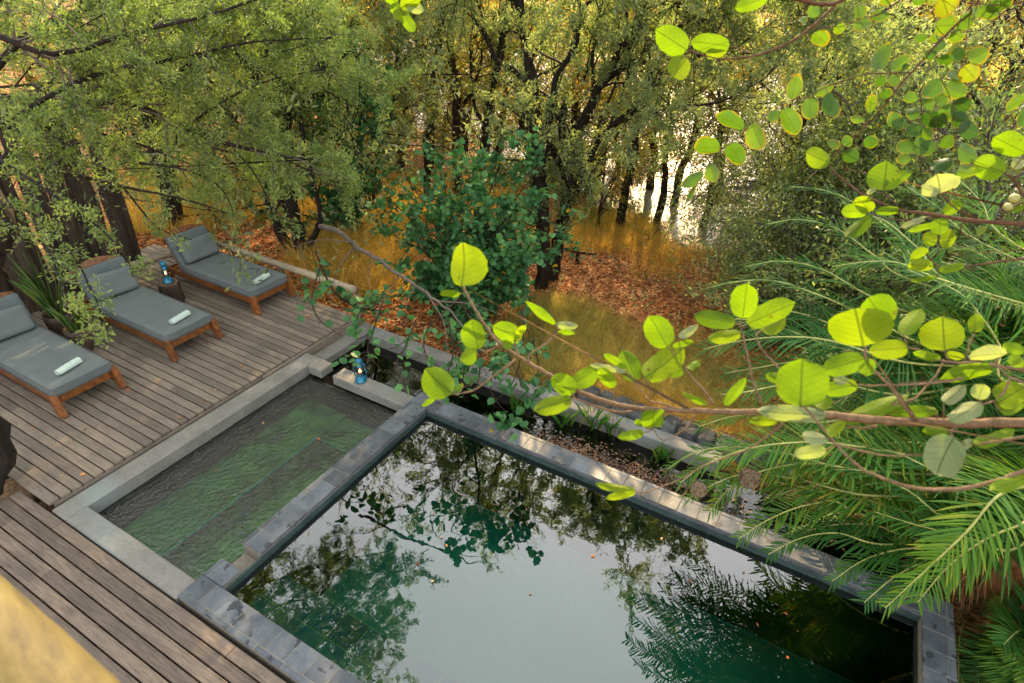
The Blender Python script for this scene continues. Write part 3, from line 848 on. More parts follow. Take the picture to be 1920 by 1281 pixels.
# lanterns -----------------------------------------------------------
gm, nt, out = new_mat('lantern_glass')
gfr = node(nt, 'Fresnel', i_IOR=1.45); gt = node(nt, 'BsdfTransparent'); gt.inputs[0].default_value = (0.92, 0.9, 0.85, 1)
gg = node(nt, 'BsdfGlossy', i_Roughness=0.05)
ms = node(nt, 'MixShader', i_0=gfr.outputs[0]); nt.links.new(gt.outputs[0], ms.inputs[1]); nt.links.new(gg.outputs[0], ms.inputs[2]); nt.links.new(ms.outputs[0], out.inputs[0])
M['glass'] = gm
gm, nt, out = new_mat('flame'); em = node(nt, 'Emission', i_Strength=6.0); em.inputs[0].default_value = (1.0, 0.50, 0.16, 1); nt.links.new(em.outputs[0], out.inputs[0])
M['flame'] = gm
M['wick'] = plain_mat('warm_brass', (0.55, 0.22, 0.12), 0.5, nz=0.2)
def lantern(loc, label, rz):
    s = 1.08
    root = empty('hurricane_lantern', loc, label, 'lantern', 'blue hurricane lanterns with lit wicks', rz)
    mb = MB()
    lathe(mb, np.array([(0.0, 0), (0.062, 0), (0.070, 0.006), (0.070, 0.016), (0.064, 0.024), (0.060, 0.05), (0.050, 0.066), (0.030, 0.074), (0.030, 0.088), (0.036, 0.094), (0.036, 0.100), (0.0, 0.101)]) * s, 28)
    mb.build('fuel_tank', M['enamel'], root, smooth=True)
    mb = MB(); lathe(mb, np.array([(0.030, 0.100), (0.042, 0.118), (0.050, 0.145), (0.049, 0.170), (0.040, 0.200), (0.033, 0.215)]) * s, 28)
    mb.build('glass_globe', M['glass'], root, smooth=True)
    mb = MB(); lathe(mb, np.array([(0.038, 0.210), (0.042, 0.214), (0.042, 0.222), (0.034, 0.232), (0.032, 0.262), (0.042, 0.268), (0.043, 0.276), (0.038, 0.30), (0.026, 0.315), (0.0, 0.318)]) * s, 28)
    mb.build('chimney_cap', M['enamel'], root, smooth=True)
    mb = MB()
    for sx in (-1, 1):
        P = smooth_line(np.array([(sx * 0.050, 0, 0.045), (sx * 0.072, 0, 0.070), (sx * 0.076, 0, 0.13), (sx * 0.070, 0, 0.20), (sx * 0.060, 0, 0.248), (sx * 0.032, 0, 0.262)]) * s, 5)
        tube(mb, P, 0.0068 * s, 8, cap=True)
    for sx in (-1, 1):
        tube(mb, smooth_line(np.array([(sx * .055, .0, .150), (sx * .045, .035, .150), (0, .054, .15), (-sx * .045, .035, .150), (-sx * .055, 0, .15)]) * s, 5) * np.array([1, sx, 1]), 0.002, 4)
    mb.build('side_frame', M['enamel'], root, smooth=True)
    mb = MB(); P = smooth_line(np.array([(-0.06, 0.0, 0.235), (-0.075, -0.03, 0.20), (-0.055, -0.075, 0.17), (0, -0.09, 0.155), (0.055, -0.075, 0.17), (0.075, -0.03, 0.20), (0.06, 0, 0.235)]) * s, 5)
    tube(mb, P, 0.0022, 6); mb.build('bail_handle', M['wire'], root, smooth=True)
    mb = MB(); lathe(mb, np.array([(0.022, 0.100), (0.024, 0.112), (0.012, 0.122), (0.0, 0.122)]) * s, 14); mb.build('burner', M['wick'], root, smooth=True)
    mb = MB(); lathe(mb, np.array([(0.0, 0.122), (0.012, 0.132), (0.013, 0.142), (0.007, 0.158), (0.0, 0.170)]) * s, 12); mb.build('flame', M['flame'], root, smooth=True)
    l = bpy.data.lights.new('lantern_light', 'POINT'); l.energy = 0.4; l.color = (1, 0.5, 0.2); l.shadow_soft_size = 0.012
    lo = bpy.data.objects.new('lantern_light', l); COL.objects.link(lo); lo.parent = root; lo.location = (0, 0, 0.15 * s)
    return root
p = WZ(677, 714, 0.003); lantern((p[0], p[1], 0.003), 'blue hurricane lantern on the concrete ledge at the plunge pool corner', 0.3)
# stump
ST = WZ(317, 533, 0.33)
mb = MB(); r_ = np.random.RandomState(8)
nn = 22; a = np.linspace(0, 2 * math.pi, nn, endpoint=False)
prof = 1 + 0.07 * np.sin(a * 3 + 1) + 0.05 * np.sin(a * 5 + 2) + 0.03 * r_.randn(nn)
Vs = []
zz_ = [0.0, 0.05, 0.15, 0.25, 0.30, 0.315]
for q, (z, rr) in enumerate(zip(zz_, (0.175, 0.165, 0.155, 0.155, 0.152, 0.14))):
    Vs.append(np.stack([rr * prof * np.cos(a), rr * prof * np.sin(a), np.full(nn, z + (0.004 * r_.randn() if q else 0))], 1))
Vs = np.concatenate(Vs); m_ = len(zz_)
i, j = np.meshgrid(np.arange(m_ - 1), np.arange(nn), indexing='ij'); k = (i * nn + j).ravel(); k2 = (i * nn + (j + 1) % nn).ravel()
mb.add(Vs, np.stack([k, k2, k2 + nn, k + nn], 1)); mb.add(np.vstack([Vs[-nn:], [[0, 0, 0.313]]]), [[q, (q + 1) % nn, nn] for q in range(nn)], mi=1)
o = mb.build('tree_stump', [bark_mat('stump_bark', (0.02, 0.013, 0.01), (0.13, 0.09, 0.065), 26, (1, 1, .3)), bark_mat('stump_top', (0.10, 0.06, 0.035), (0.24, 0.16, 0.10), 20, (1, 1, 1))])
o.location = (ST[0], ST[1], 0.05)
tag(o, 'dark sawn tree stump used as a side table between two loungers', 'stump')
lantern((ST[0] + 0.0, ST[1] + 0.0, 0.366), 'blue hurricane lantern standing on the tree stump between loungers', -0.4)

# log screen wall behind the loungers ---------------------------------
scr = empty('log_screen', (-10.2, 3.5, 0), 'tall screen of dark upright split logs behind the loungers', 'fence')
r_ = np.random.RandomState(17)
y = -1.2
while y < 5.2:
    w = 0.075 + r_.rand() * 0.05
    x = -9.75 + r_.randn() * 0.05 - 0.10 * (y - 2)
    h = 2.7 + r_.rand() * 0.35
    P = wobble_line((x, y, -0.4), (x + r_.randn() * 0.06 + 0.10, y + r_.randn() * 0.07, h), 9, 0.012, int(r_.randint(1e6)))
    mb = MB(); tube(mb, P, w * (1.08 - 0.2 * np.linspace(0, 1, 9)), 9, var=r_.rand(), cap=True, lumpy=0.12, rs=r_)
    par(mb.build('log', M['deadlog']), scr)
    y += w * 1.9

# potted plants -------------------------------------------------------
def pot(loc, r0, h, label, plant, seed):
    root = empty('potted_plant', loc, label, 'potted plant', 'dark pots between the loungers')
    r = np.random.RandomState(seed)
    mb = MB(); lathe(mb, np.array([(r0 * .72, 0), (r0 * .9, h * .3), (r0, h * .7), (r0 * 1.02, h), (r0 * .9, h), (r0 * .88, h * .85), (0, h * .84)]) * np.array([1, 1]), 20)
    mb.build('pot', M['pot'], root, smooth=True)
    mb = MB(); n = 22 if plant == 'snake' else 14
    for q in range(n):
        a_ = r.rand() * 6.28; lean = 0.10 + r.rand() * 0.25; L = (0.55 + r.rand() * 0.45) if plant == 'snake' else 0.2 + r.rand() * 0.25
        w = 0.028 + r.rand() * 0.015
        base = np.array([math.cos(a_), math.sin(a_), 0]) * r0 * 0.5 * r.rand() + np.array([0, 0, h * 0.82])
        tdir = nrm(np.array([math.cos(a_) * lean, math.sin(a_) * lean, 1.0])); side = nrm(np.cross(tdir, [math.sin(a_ + 1), math.cos(a_), 0.2]))
        t = np.linspace(0, 1, 8)[:, None]; c = base + tdir * L * t + np.array([math.cos(a_), math.sin(a_), 0]) * (t ** 2) * L * 0.15
        ww = w * np.array([.7, .9, 1, 1, .95, .8, .5, .05])[:, None]
        nrm_ = np.cross(tdir, side) * 0.3
        Vv = np.concatenate([c - side * ww + nrm_ * ww, c, c + side * ww + nrm_ * ww]); F = []
        for s_ in range(7): F += [[s_, s_ + 1, 8 + s_ + 1, 8 + s_], [8 + s_, 8 + s_ + 1, 16 + s_ + 1, 16 + s_]]
        mb.add(Vv, F, np.concatenate([np.full(8, 0.95), np.full(8, r.rand() * .6), np.full(8, 0.95)]))
    mb.build('leaves', M['snake'], root)
    return root
p = WZ(112, 600, 0.3); pot((p[0], p[1], 0.05), 0.17, 0.36, 'tall snake plant in a brown pot behind the nearest lounger', 'snake', 4)
p = WZ(150, 632, 0.25); pot((p[0], p[1], 0.05), 0.15, 0.34, 'low plant in a black pot beside the foot of the screen', 'low', 5)

# ------------------------------------------------------------------ vegetation
class Plant:
    """limbs (wood) and leaf clusters grown from guide lines"""
    def __init__(s, seed):
        s.r = np.random.RandomState(seed); s.wood = MB(); s.fine = MB(); s.seg = []; s.twigs = []
    def limb(s, P, r0, r1, k=5, n=8, lumpy=0.06):
        P = smooth_line(P, k)
        P = P + s.r.randn(*P.shape) * (r0 * 0.12)
        R = np.linspace(r0, r1, len(P))
        tube(s.wood, P, R, n, s.r.rand(), cap=True, lumpy=lumpy, rs=s.r)
        return P, R
    def rnd_dir(s, d, spread):
        return nrm(nrm(d) + s.r.randn(3) * spread)
    def branch(s, p, d, L, r, lvl, trop=(0, 0, 0.0), wander=0.22, nseg=5, kids=4, spread=0.7, shrink=0.62, sides=5):
        """recursive branch; lvl 0 is a leafy twig"""
        P = [np.array(p, float)]; d = nrm(d)
        for q in range(nseg):
            d = nrm(d + s.r.randn(3) * wander + np.asarray(trop))
            P.append(P[-1] + d * L / nseg)
        P = np.array(P)
        tube(s.fine if r < 0.016 else s.wood, P, np.linspace(r, r * 0.45, len(P)), sides if lvl > 0 else 3, s.r.rand())
        if lvl <= 0:
            s.twigs.append(P); return
        s.twigs.append(P[len(P) // 2:])
        for q in range(kids):
            t = 0.25 + 0.75 * (q + s.r.rand()) / kids
            i = min(int(t * nseg), nseg - 1)
            pp = P[i] + (P[i + 1] - P[i]) * (t * nseg - i)
            dd = nrm(P[i + 1] - P[i])
            s.branch(pp, s.rnd_dir(dd, spread), L * shrink * (0.7 + 0.6 * s.r.rand()), r * 0.5, lvl - 1, trop, wander, nseg, kids, spread, shrink, max(3, sides - 1))
    def along(s, P, R, every, L, lvl, trop=(0, 0, 0), spread=0.9, kids=4, bias=None, start=0.15, wander=0.22, shrink=0.6, r=None):
        """side branches all along a limb"""
        seg = np.linalg.norm(np.diff(P, axis=0), axis=1); cum = np.concatenate([[0], np.cumsum(seg)]); T = cum[-1]
        x = T * start
        while x < T:
            i = min(np.searchsorted(cum, x) - 1, len(P) - 2); i = max(i, 0)
            f = (x - cum[i]) / max(seg[i], 1e-6)
            p = P[i] + (P[i + 1] - P[i]) * f; d = P[i + 1] - P[i]
            dd = s.rnd_dir(d, spread)
            if bias is not None: dd = nrm(dd + np.asarray(bias))
            s.branch(p, dd, L * (0.6 + 0.8 * s.r.rand()), (r or min(R[i] * 0.5, 0.02)), lvl, trop, wander, 5, kids, 0.7, shrink)
            x += every * (0.5 + s.r.rand())
    def foliage(s, per_m, L, W, mb=None, shape='fold', spread=0.03, up=0.5, hang=0.0, clump=None, varc=0.5, varw=0.25, fold=0.25):
        mb = mb or MB(); r = s.r
        A = []; B = []
        for P in s.twigs:
            A.append(P[:-1]); B.append(P[1:])
        if not A: return mb
        A = np.concatenate(A); B = np.concatenate(B)
        ln = np.linalg.norm(B - A, axis=1)
        cnt = r.poisson(ln * per_m * np.clip(r.gamma(1.6, 1 / 1.6, len(ln)), 0.05, 2.6))
        idx = np.repeat(np.arange(len(A)), cnt); n = len(idx)
        t = r.rand(n, 1); T = nrm(B - A)[idx]
        p = A[idx] * (1 - t) + B[idx] * t + r.randn(n, 3) * spread
        d = nrm(r.randn(n, 3) * 0.75 + T * 0.7 + np.array([0, 0, up * 0.4 - hang]))
        N = nrm(r.randn(n, 3) * 0.6 + np.array([0, 0, 1.0]))
        cl = r.rand(len(A))[idx]
        var = np.clip(varc + (cl - 0.5) * varw * 2 + r.randn(n) * 0.14, 0, 1)
        leaves(mb, p, d, N, L * (0.65 + 0.7 * r.rand(n)), W * (0.7 + 0.6 * r.rand(n)), var, shape, fold)
        return mb

def inside_frame(p):
    q = p - CAMPOS; d = q @ FWD
    return 960 + FPX * (q @ RGT) / d, 640.5 - FPX * (q @ UPV) / d

def make_tree(name, label, cat, base, pl, foli, bark, leafm, group=None, leafname='crown', origin=None):
    root = empty(name, tuple(base), label, cat, group)
    if 0 < pl.fine.n < 20000: pl.wood.merge(pl.fine)
    par(pl.wood.build('trunk', bark, smooth=True), root)
    if pl.fine.n: par(pl.fine.build('twigs', M['bark_grey'] if name == 'overhanging_tree' else M['bark_mid']), root)
    for nm, f, lm in foli:
        par(f.build(nm, lm), root)
    return root

SEEDREF = np.random.RandomState(99)
# ---- 1. overhanging fine-leaved tree on the left --------------------------------
def overhang():
    t = Plant(101)
    foot = np.array([-6.52, 1.22, -0.5])
    trunk = [foot, foot + [0.05, 0, 0.5], D(2, 850, 6.05), D(-40, 740, 5.6), D(-40, 560, 5.2), D(-10, 470, 5.0), D(-5, 400, 4.9), D(-90, 200, 4.8), D(-200, -60, 4.9)]
    t.limb(trunk, 0.12, 0.08, 5, 12, 0.12)
    tr2 = [D(-40, 520, 5.15), D(-60, 300, 4.9), D(-40, 60, 4.8), D(100, -200, 5.0), D(300, -420, 5.4)]
    t.limb(tr2, 0.11, 0.05, 5, 9)
    guides = [  # (polyline of (u, v, depth)), r0, r1
        ([(-30, 330, 4.6), (80, 240, 4.7), (215, 190, 4.8), (345, 238, 5.0), (430, 270, 5.2), (520, 292, 5.4), (600, 300, 5.7)], .034, .010),
        ([(300, 155, 4.8), (375, 110, 4.9), (440, 82, 5.0), (520, 34, 5.1), (600, 20, 5.3)], .020, .006),
        ([(-30, 330, 4.6), (100, 320, 4.6), (230, 350, 4.8), (330, 370, 5.0), (430, 400, 5.3)], .020, .005),
        ([(345, 238, 5.0), (420, 190, 5.1), (490, 155, 5.3), (600, 130, 5.6)], .014, .004),
        ([(-20, 140, 4.3), (60, 60, 4.4), (160, 15, 4.6), (300, -30, 4.8)], .030, .010),
        ([(-20, 250, 4.2), (60, 200, 4.2), (180, 140, 4.3), (330, 110, 4.6), (470, 80, 4.9), (620, 70, 5.2)], .022, .005),
        ([(-20, 420, 4.0), (40, 430, 3.9), (90, 470, 3.8), (120, 550, 3.7), (150, 590, 3.65)], .012, .003),
        ([(-20, 380, 4.2), (60, 400, 4.1), (130, 470, 3.95), (170, 540, 3.85), (200, 615, 3.8)], .012, .003),
        ([(0, 300, 4.2), (120, 380, 4.1), (190, 430, 4.1), (235, 480, 4.1), (250, 520, 4.1)], .012, .003),
        ([(230, 350, 4.8), (270, 400, 4.9), (300, 430, 5.0), (360, 450, 5.2)], .010, .003),
        ([(260, 305, 4.9), (350, 320, 5.0), (420, 360, 5.3), (450, 440, 5.5)], .012, .003),
        ([(430, 270, 5.2), (480, 330, 5.4), (520, 400, 5.6), (560, 420, 5.8)], .010, .003),
        ([(520, 292, 5.4), (600, 330, 5.8), (650, 350, 6.0)], .008, .003),
        ([(-20, 60, 3.9), (100, 100, 4.0), (260, 60, 4.3), (420, 20, 4.6), (560, -30, 4.9)], .022, .006),
        ([(600, 130, 5.6), (680, 150, 5.9), (720, 180, 6.1)], .008, .002),
        ([(0, 190, 5.0), (150, 240, 5.2), (260, 270, 5.4), (420, 330, 5.8), (560, 350, 6.2)], .015, .004),
    ]
    for g, r0, r1 in guides:
        P, R = t.limb([D(*q) for q in g], r0, r1, 5, 6)
        low = max(q[1] for q in g) > 395
        t.along(P, R, 0.10 if low else 0.07, 0.15 if low else 0.34, 0 if low else 1, (0.0, 0.03, -0.02), 0.95, 3, None, 0.06, 0.20)
    # crown above and beyond the frame: this is what the pool reflects
    up = [  # world points
        ([(-7.9, 2.5, 5.0), (-7.2, 3.2, 5.5), (-6.2, 3.9, 5.7), (-5.2, 4.6, 5.5)], .05, .012),
        ([(-7.9, 2.5, 5.0), (-7.6, 3.8, 5.9), (-7.0, 5.0, 6.3), (-6.2, 5.8, 6.1)], .05, .012),
        ([(-7.2, 3.2, 5.5), (-6.4, 3.2, 6.1), (-5.3, 3.6, 6.3), (-4.7, 4.2, 6.0)], .03, .01),
        ([(-8.2, 1.8, 5.0), (-7.6, 1.8, 6.2), (-6.6, 2.2, 7.2), (-5.4, 2.6, 7.6)], .05, .012),
        ([(-8.2, 1.8, 5.0), (-9.6, 3.0, 6.2), (-10.8, 4.4, 6.8), (-11.6, 5.8, 6.7)], .05, .012),
        ([(-8.5, 4.2, 6.5), (-9.3, 5.6, 7.2), (-9.8, 7.2, 7.0)], .03, .012),
        ([(-8.2, 1.8, 5.0), (-9.9, 1.9, 6.8), (-11.5, 2.6, 7.6)], .05, .012),
        ([(-8.0, 2.6, 5.4), (-8.5, 4.2, 6.5), (-8.0, 5.8, 7.0), (-7.0, 6.8, 7.0)], .05, .012),
    ]
    for g, r0, r1 in up:
        P, R = t.limb(np.array(g), r0, r1, 5, 6)
        t.along(P, R, 0.19, 0.75, 2, (0, 0, -0.03), 0.8, 3, None, 0.1, 0.22)
    f = t.foliage(340, 0.033, 0.0120, spread=0.024, up=0.7, varc=0.50, varw=0.22)
    root = make_tree('overhanging_tree', 'fine leaved tree arching over the deck from the dark trunk at the left edge', 'tree', foot, t, [('foliage', f, M['l_thorn'])], M['bark'], None)
    print('overhang', f.n, t.wood.n)
overhang()

# ---- 2. trees standing beyond the pool ------------------------------------------
def far_tree(label, stems, y0, bark, leafm, leaf=(0.066, 0.023), lv=2, per=85, seed=0, crown=None, hang=0.0, every=0.26, L=0.95, lean=0.0, start=0.42, dead=0, name='bush_willow', nlow=0.0):
    t = Plant(seed)
    base = None
    tops = []
    for (pts, r0, r1) in stems:
        Q = []
        for k, q in enumerate(pts):
            yy = y0 + lean * k / len(pts) if len(q) == 2 else q[2]
            Q.append(WY(q[0], q[1], yy))
        if base is None:
            b = Q[0].copy(); b[2] = gz(b[0], b[1]); base = b
            Q = [b - [0, 0, 0.15]] + Q[1:] if Q[0][2] > b[2] - .2 else Q
        P, R = t.limb(Q, r0, r1, 5, 9, 0.09)
        t.along(P, R, every, L, lv, (0, 0, 0.02), 0.75, 3, (0, 0, 0.15), start, 0.22)
        if nlow: t.along(P, R, nlow, 0.45, 1, (0, 0, -0.02), 1.1, 2, None, 0.15, 0.25)
        tops.append((P[-1], P[-1] - P[-4], R[-1]))
    # the crown continues above the frame
    if crown:
        for (p, d, r) in tops:
            for q in range(crown[0]):
                dd = nrm(nrm(d) * 0.6 + t.r.randn(3) * 0.55 + np.array([0, -crown[2], 0.9]))
                t.branch(p, dd, crown[1] * (0.8 + 0.4 * t.r.rand()), r * 0.8, 3, (0, -0.02, -0.03 - hang), 0.16, 6, 4, 0.7, 0.58)
    f = t.foliage(per, leaf[0], leaf[1], spread=0.035, up=0.3, hang=hang * 4, varc=0.5, varw=0.3)
    print(label[:30], f.n, t.wood.n)
    return make_tree(name, label, 'tree', base, t, [('crown', f, leafm)], bark, None)

far_tree('dark forked tree leaning right over the orange ground, in front of the water',
         [([(1037, 538), (1046, 455), (1061, 393), (1070, 350)], .13, .11),
          ([(1061, 393), (1063, 332), (1085, 245), (1108, 200), (1125, 162), (1164, 92), (1190, 50), (1225, -30)], .10, .05),
          ([(1061, 393), (1085, 341), (1120, 271), (1142, 238), (1200, 190)], .07, .03),
          ([(1085, 245), (1110, 180), (1112, 100), (1125, 20)], .045, .02),
          ([(1125, 162), (1200, 100), (1290, 40), (1350, 10)], .05, .02),
          ([(1164, 92), (1260, 10), (1360, -40), (1460, -60)], .04, .02), ([(1142, 238), (1200, 215), (1270, 200), (1350, 190), (1430, 150)], .035, .012), ([(1112, 160), (1190, 120), (1280, 110), (1380, 90)], .035, .012)],  # first limb here is added, mostly above the frame, to shade the coping
         10.2, M['bark'], M['l_grey'], seed=11, per=125, crown=(2, 1.7, 0.1), hang=0.02, lean=-0.4, start=0.45)
far_tree('dark upright tree with two stems just behind the broad leaved shrub',
         [([(1015, 540), (1018, 480), (1020, 428), (1014, 350), (1011, 306), (1000, 219), (998, 150), (985, 95), (975, 30), (970, -60)], .14, .06),
          ([(1015, 270), (1030, 225), (1037, 184), (1045, 140), (1075, 90), (1090, 20)], .06, .03),
          ([(998, 165), (960, 130), (930, 110), (905, 60)], .05, .02)],
         9.6, M['bark'], M['l_grey'], seed=12, crown=(3, 2.1, 0.25), hang=0.02, start=0.62)
far_tree('leaning dark tree left of the upright two stemmed one',
         [([(896, 340), (906, 300), (912, 250), (916, 205), (932, 131), (940, 90), (952, 30), (960, -40)], .13, .06),
          ([(912, 240), (890, 200), (885, 150), (880, 80)], .05, .02)],
         12.2, M['bark'], M['l_grey'], seed=13, crown=(3, 2.2, 0.2), start=0.66)
far_tree('thick straight dark trunk standing near the water behind the shrub',
         [([(858, 320), (857, 260), (857, 215), (858, 165), (850, 120), (840, 40)], .15, .08),
          ([(857, 215), (885, 170), (900, 120), (905, 60)], .06, .02), ([(858, 180), (830, 140), (810, 70)], .05, .02)],
         14.0, M['bark_warm'], M['l_gold'], seed=14, crown=(3, 2.0, 0.1), start=0.66, per=60)
far_tree('slender crooked dark trunk second from the left of the grove',
         [([(801, 345), (801, 300), (799, 258), (812, 225), (815, 180), (812, 150), (822, 100), (828, 40), (835, -30)], .095, .05),
          ([(812, 170), (795, 130), (780, 70), (770, 10)], .05, .02)],
         12.8, M['bark'], M['l_grey'], seed=15, crown=(3, 2.2, 0.2), start=0.66)
far_tree('short dark tree at the edge of the bright river, right of the grove',
         [([(1163, 425), (1168, 385), (1174, 350), (1186, 306), (1192, 250), (1200, 197)], .13, .07),
          ([(1192, 250), (1215, 190), (1247, 131), (1290, 90)], .06, .02), ([(1196, 220), (1180, 150), (1178, 80)], .05, .02)],
         15.2, M['bark'], M['l_gold'], seed=16, crown=(5, 2.4, 0.1), leaf=(0.06, 0.022), per=55, start=0.72)  # unseen crown above the frame is enlarged to shade the far coping
far_tree('dark double trunk rising from a black stump behind the log railing',
         [([(572, 505), (568, 470), (560, 440), (550, 400), (540, 350), (535, 300), (540, 240)], .17, .08),
          ([(570, 500), (548, 478), (527, 437), (510, 400), (500, 360), (505, 300)], .13, .06),
          ([(572, 480), (590, 440), (600, 410), (590, 350), (575, 290), (560, 200)], .07, .03)],
         7.9, M['bark'], M['l_thorn'], seed=17, crown=(3, 2.2, 0.0), leaf=(0.045, 0.017), per=95, start=0.5)
far_tree('thin reddish tree with angled stems between the shrub and the railing',
         [([(705, 400), (700, 350), (712, 290), (730, 230), (742, 160), (745, 90)], .05, .03), ([(700, 350), (672, 300), (655, 240), (648, 160)], .035, .015),
          ([(660, 420), (668, 370), (690, 320), (720, 260)], .03, .02)],
         11.0, M['bark_warm'], M['l_grey'], seed=18, crown=(3, 1.8, 0.1), start=0.55)
far_tree('small tree with a reddish stem standing left of the river tree',
         [([(1121, 440), (1124, 400), (1130, 350), (1135, 300), (1140, 240)], .04, .02), ([(1124, 400), (1140, 360), (1160, 320)], .02, .01)],
         14.6, M['bark_warm'], M['l_gold'], seed=19, leaf=(0.07, 0.03), per=30, start=0.3, nlow=0.3)

# ---- backdrop trees, three variants shared ----------------------------------------
def proto_tree(seed, h, leafm, bark, leaf=(0.09, 0.035), per=20, spreadx=1.0, name='tree', low=0.25, varc=0.5):
    t = Plant(seed)
    top = np.array([0.2 * t.r.randn(), 0.2 * t.r.randn(), h * 0.62])
    P, R = t.limb([np.zeros(3) - [0, 0, .3], top * 0.35 + t.r.randn(3) * 0.1 * [1, 1, 0], top * 0.7 + t.r.randn(3) * .15 * [1, 1, 0], top], 0.035 * h ** .8, 0.018 * h ** .7, 4, 8)
    t.along(P, R, h * 0.045, h * 0.42, 2, (0, 0, 0.0), 0.9, 4, (0, 0, 0.1), low, 0.2, 0.6)
    for q in range(4):
        t.branch(P[-1], t.rnd_dir([0, 0, 1], 0.6), h * 0.38, R[-1] * .8, 3, (0, 0, -0.02), 0.18, 5, 3, 0.7, 0.6)
    f = t.foliage(per, leaf[0], leaf[1], spread=0.09, shape='rhomb', varw=0.3, varc=varc)
    print('proto', name, f.n)
    merged = t.fine.n < 20000
    if merged: t.wood.merge(t.fine)
    tr = t.wood.build('trunk', bark, smooth=True); cr = f.build('crown', leafm)
    if merged: return tr, cr
    return tr, cr, t.fine.build('twigs', M['bark_grey'])
def place_proto(pr, loc, s, rz, name, label, cat, group, first=False):
    root = empty(name, loc, label, cat, group, rz)
    root.scale = (s, s, s * (0.9 + 0.2 * SEEDREF.rand()))
    for o in pr:
        if first: c = o
        else: c = o.copy(); COL.objects.link(c)
        c.parent = root
    return root

G1 = proto_tree(31, 7.0, M['l_grey'], M['bark'], (0.095, 0.034), 44, low=0.15)
G2 = proto_tree(32, 6.0, M['l_gold'], M['bark_warm'], (0.095, 0.038), 40, low=0.12)
G3 = proto_tree(33, 7.0, M['l_grey'], M['bark'], (0.11, 0.034), 44, low=0.10)
B1 = proto_tree(34, 2.6, M['l_grey'], M['bark_grey'], (0.065, 0.022), 95, low=0.05, name='bush')
B2 = proto_tree(35, 2.2, M['l_gold'], M['bark_warm'], (0.060, 0.024), 60, low=0.05, name='bush')
B3 = proto_tree(36, 2.6, M['l_thorn'], M['bark_grey'], (0.060, 0.022), 90, low=0.05, name='bush')
R1 = proto_tree(37, 5.6, M['l_gold'], M['bark'], (0.10, 0.034), 30, low=0.42)
R2 = proto_tree(38, 5.8, M['l_gold'], M['bark'], (0.10, 0.036), 32, low=0.42)
used = set()
def put(pr, key, loc, s, rz, *a):
    place_proto(pr, loc, s, rz, *a, first=(key not in used)); used.add(key)
far_specs = [  # (u, y, proto, scale)
    (60, 13.5, 'G1', 1.0), (230, 16, 'G2', 1.1), (330, 12.5, 'G3', 0.9), (450, 18, 'G1', 1.1), (560, 14.5, 'G3', 0.95), (650, 17.5, 'G2', 1.0),
    (740, 20, 'G1', 1.0), (-80, 11, 'G3', 1.0), (150, 22, 'G1', 1.3), (1500, 13.6, 'G3', 0.72), (1590, 18.5, 'G1', 1.0),
    (1620, 13.5, 'G1', 0.85), (1700, 18, 'G3', 1.1), (1820, 15, 'G2', 1.0), (1900, 19, 'G1', 1.2), (1960, 12.5, 'G3', 0.9), (930, 60, 'G2', 1.2),
    (800, 16.2, 'R1', 1.0), (870, 17.8, 'R2', 1.1), (940, 16.4, 'R1', 1.0), (1010, 15.4, 'R2', 0.95), (1095, 16.4, 'R1', 1.05), (1140, 19.5, 'R2', 1.1), (1250, 19.5, 'R1', 1.15), (1275, 16.6, 'R1', 0.92), (1375, 17.2, 'R1', 0.9), (740, 14.6, 'R2', 0.9), (1570, 17.0, 'R1', 1.0), (1310, 18.5, 'R1', 1.0), (1400, 20.0, 'R2', 1.1), (1560, 21.0, 'R2', 1.2),
    (1090, 75, 'G1', 1.3), (780, 66, 'G3', 1.3), (1260, 70, 'G2', 1.2), (600, 60, 'G1', 1.3), (1560, 62, 'G3', 1.3),
]
NT = {'G1': 'silver green', 'G2': 'golden', 'G3': 'narrow leaved', 'R1': 'olive green spreading', 'R2': 'yellow green spreading'}
M_ = None
PR = {'G1': G1, 'G2': G2, 'G3': G3, 'B1': B1, 'B2': B2, 'B3': B3, 'R1': R1, 'R2': R2}
ordw = ['first', 'second', 'third', 'fourth', 'fifth', 'sixth', 'seventh', 'eighth', 'ninth', 'tenth', 'eleventh', 'twelfth', 'thirteenth', 'fourteenth', 'fifteenth', 'sixteenth']
def ylab(u, kind, what, near):
    return None
mid = sorted([q for q in far_specs if q[2][0] == 'R'])
left = sorted([q for q in far_specs if q[0] < 760 and q[1] < 40 and q[2][0] == 'G']); right = sorted([q for q in far_specs if q[0] > 1300 and q[1] < 40 and q[2][0] == 'G']); far = sorted([q for q in far_specs if q[1] > 40])
for lst, txt, grp in ((left, 'trunk from the left among the trees behind the deck', 'trees behind the deck'), (mid, 'trunk from the left among the trees on the river bank', 'trees on the river bank'), (right, 'trunk from the left among the trees behind the palms', 'trees behind the palms'), (far, 'from the left of the trees across the river', 'trees across the river')):
    for k, (u, y, key, s) in enumerate(lst):
        p = WY(u, 100 if y > 40 else 150, y); x = p[0]
        if y > 40: z = max(gz(x, 100.0), -1.2); p = np.array([x * 100 / y, 98.0, gz(x, 98.0)]); s = s * 0.9
        else: p = np.array([x, y, gz(x, y)])
        put(PR[key], key, tuple(p), s, SEEDREF.rand() * 6.28, 'background_tree', f'{NT[key]} tree, {ordw[k]} {txt}', 'tree', grp)
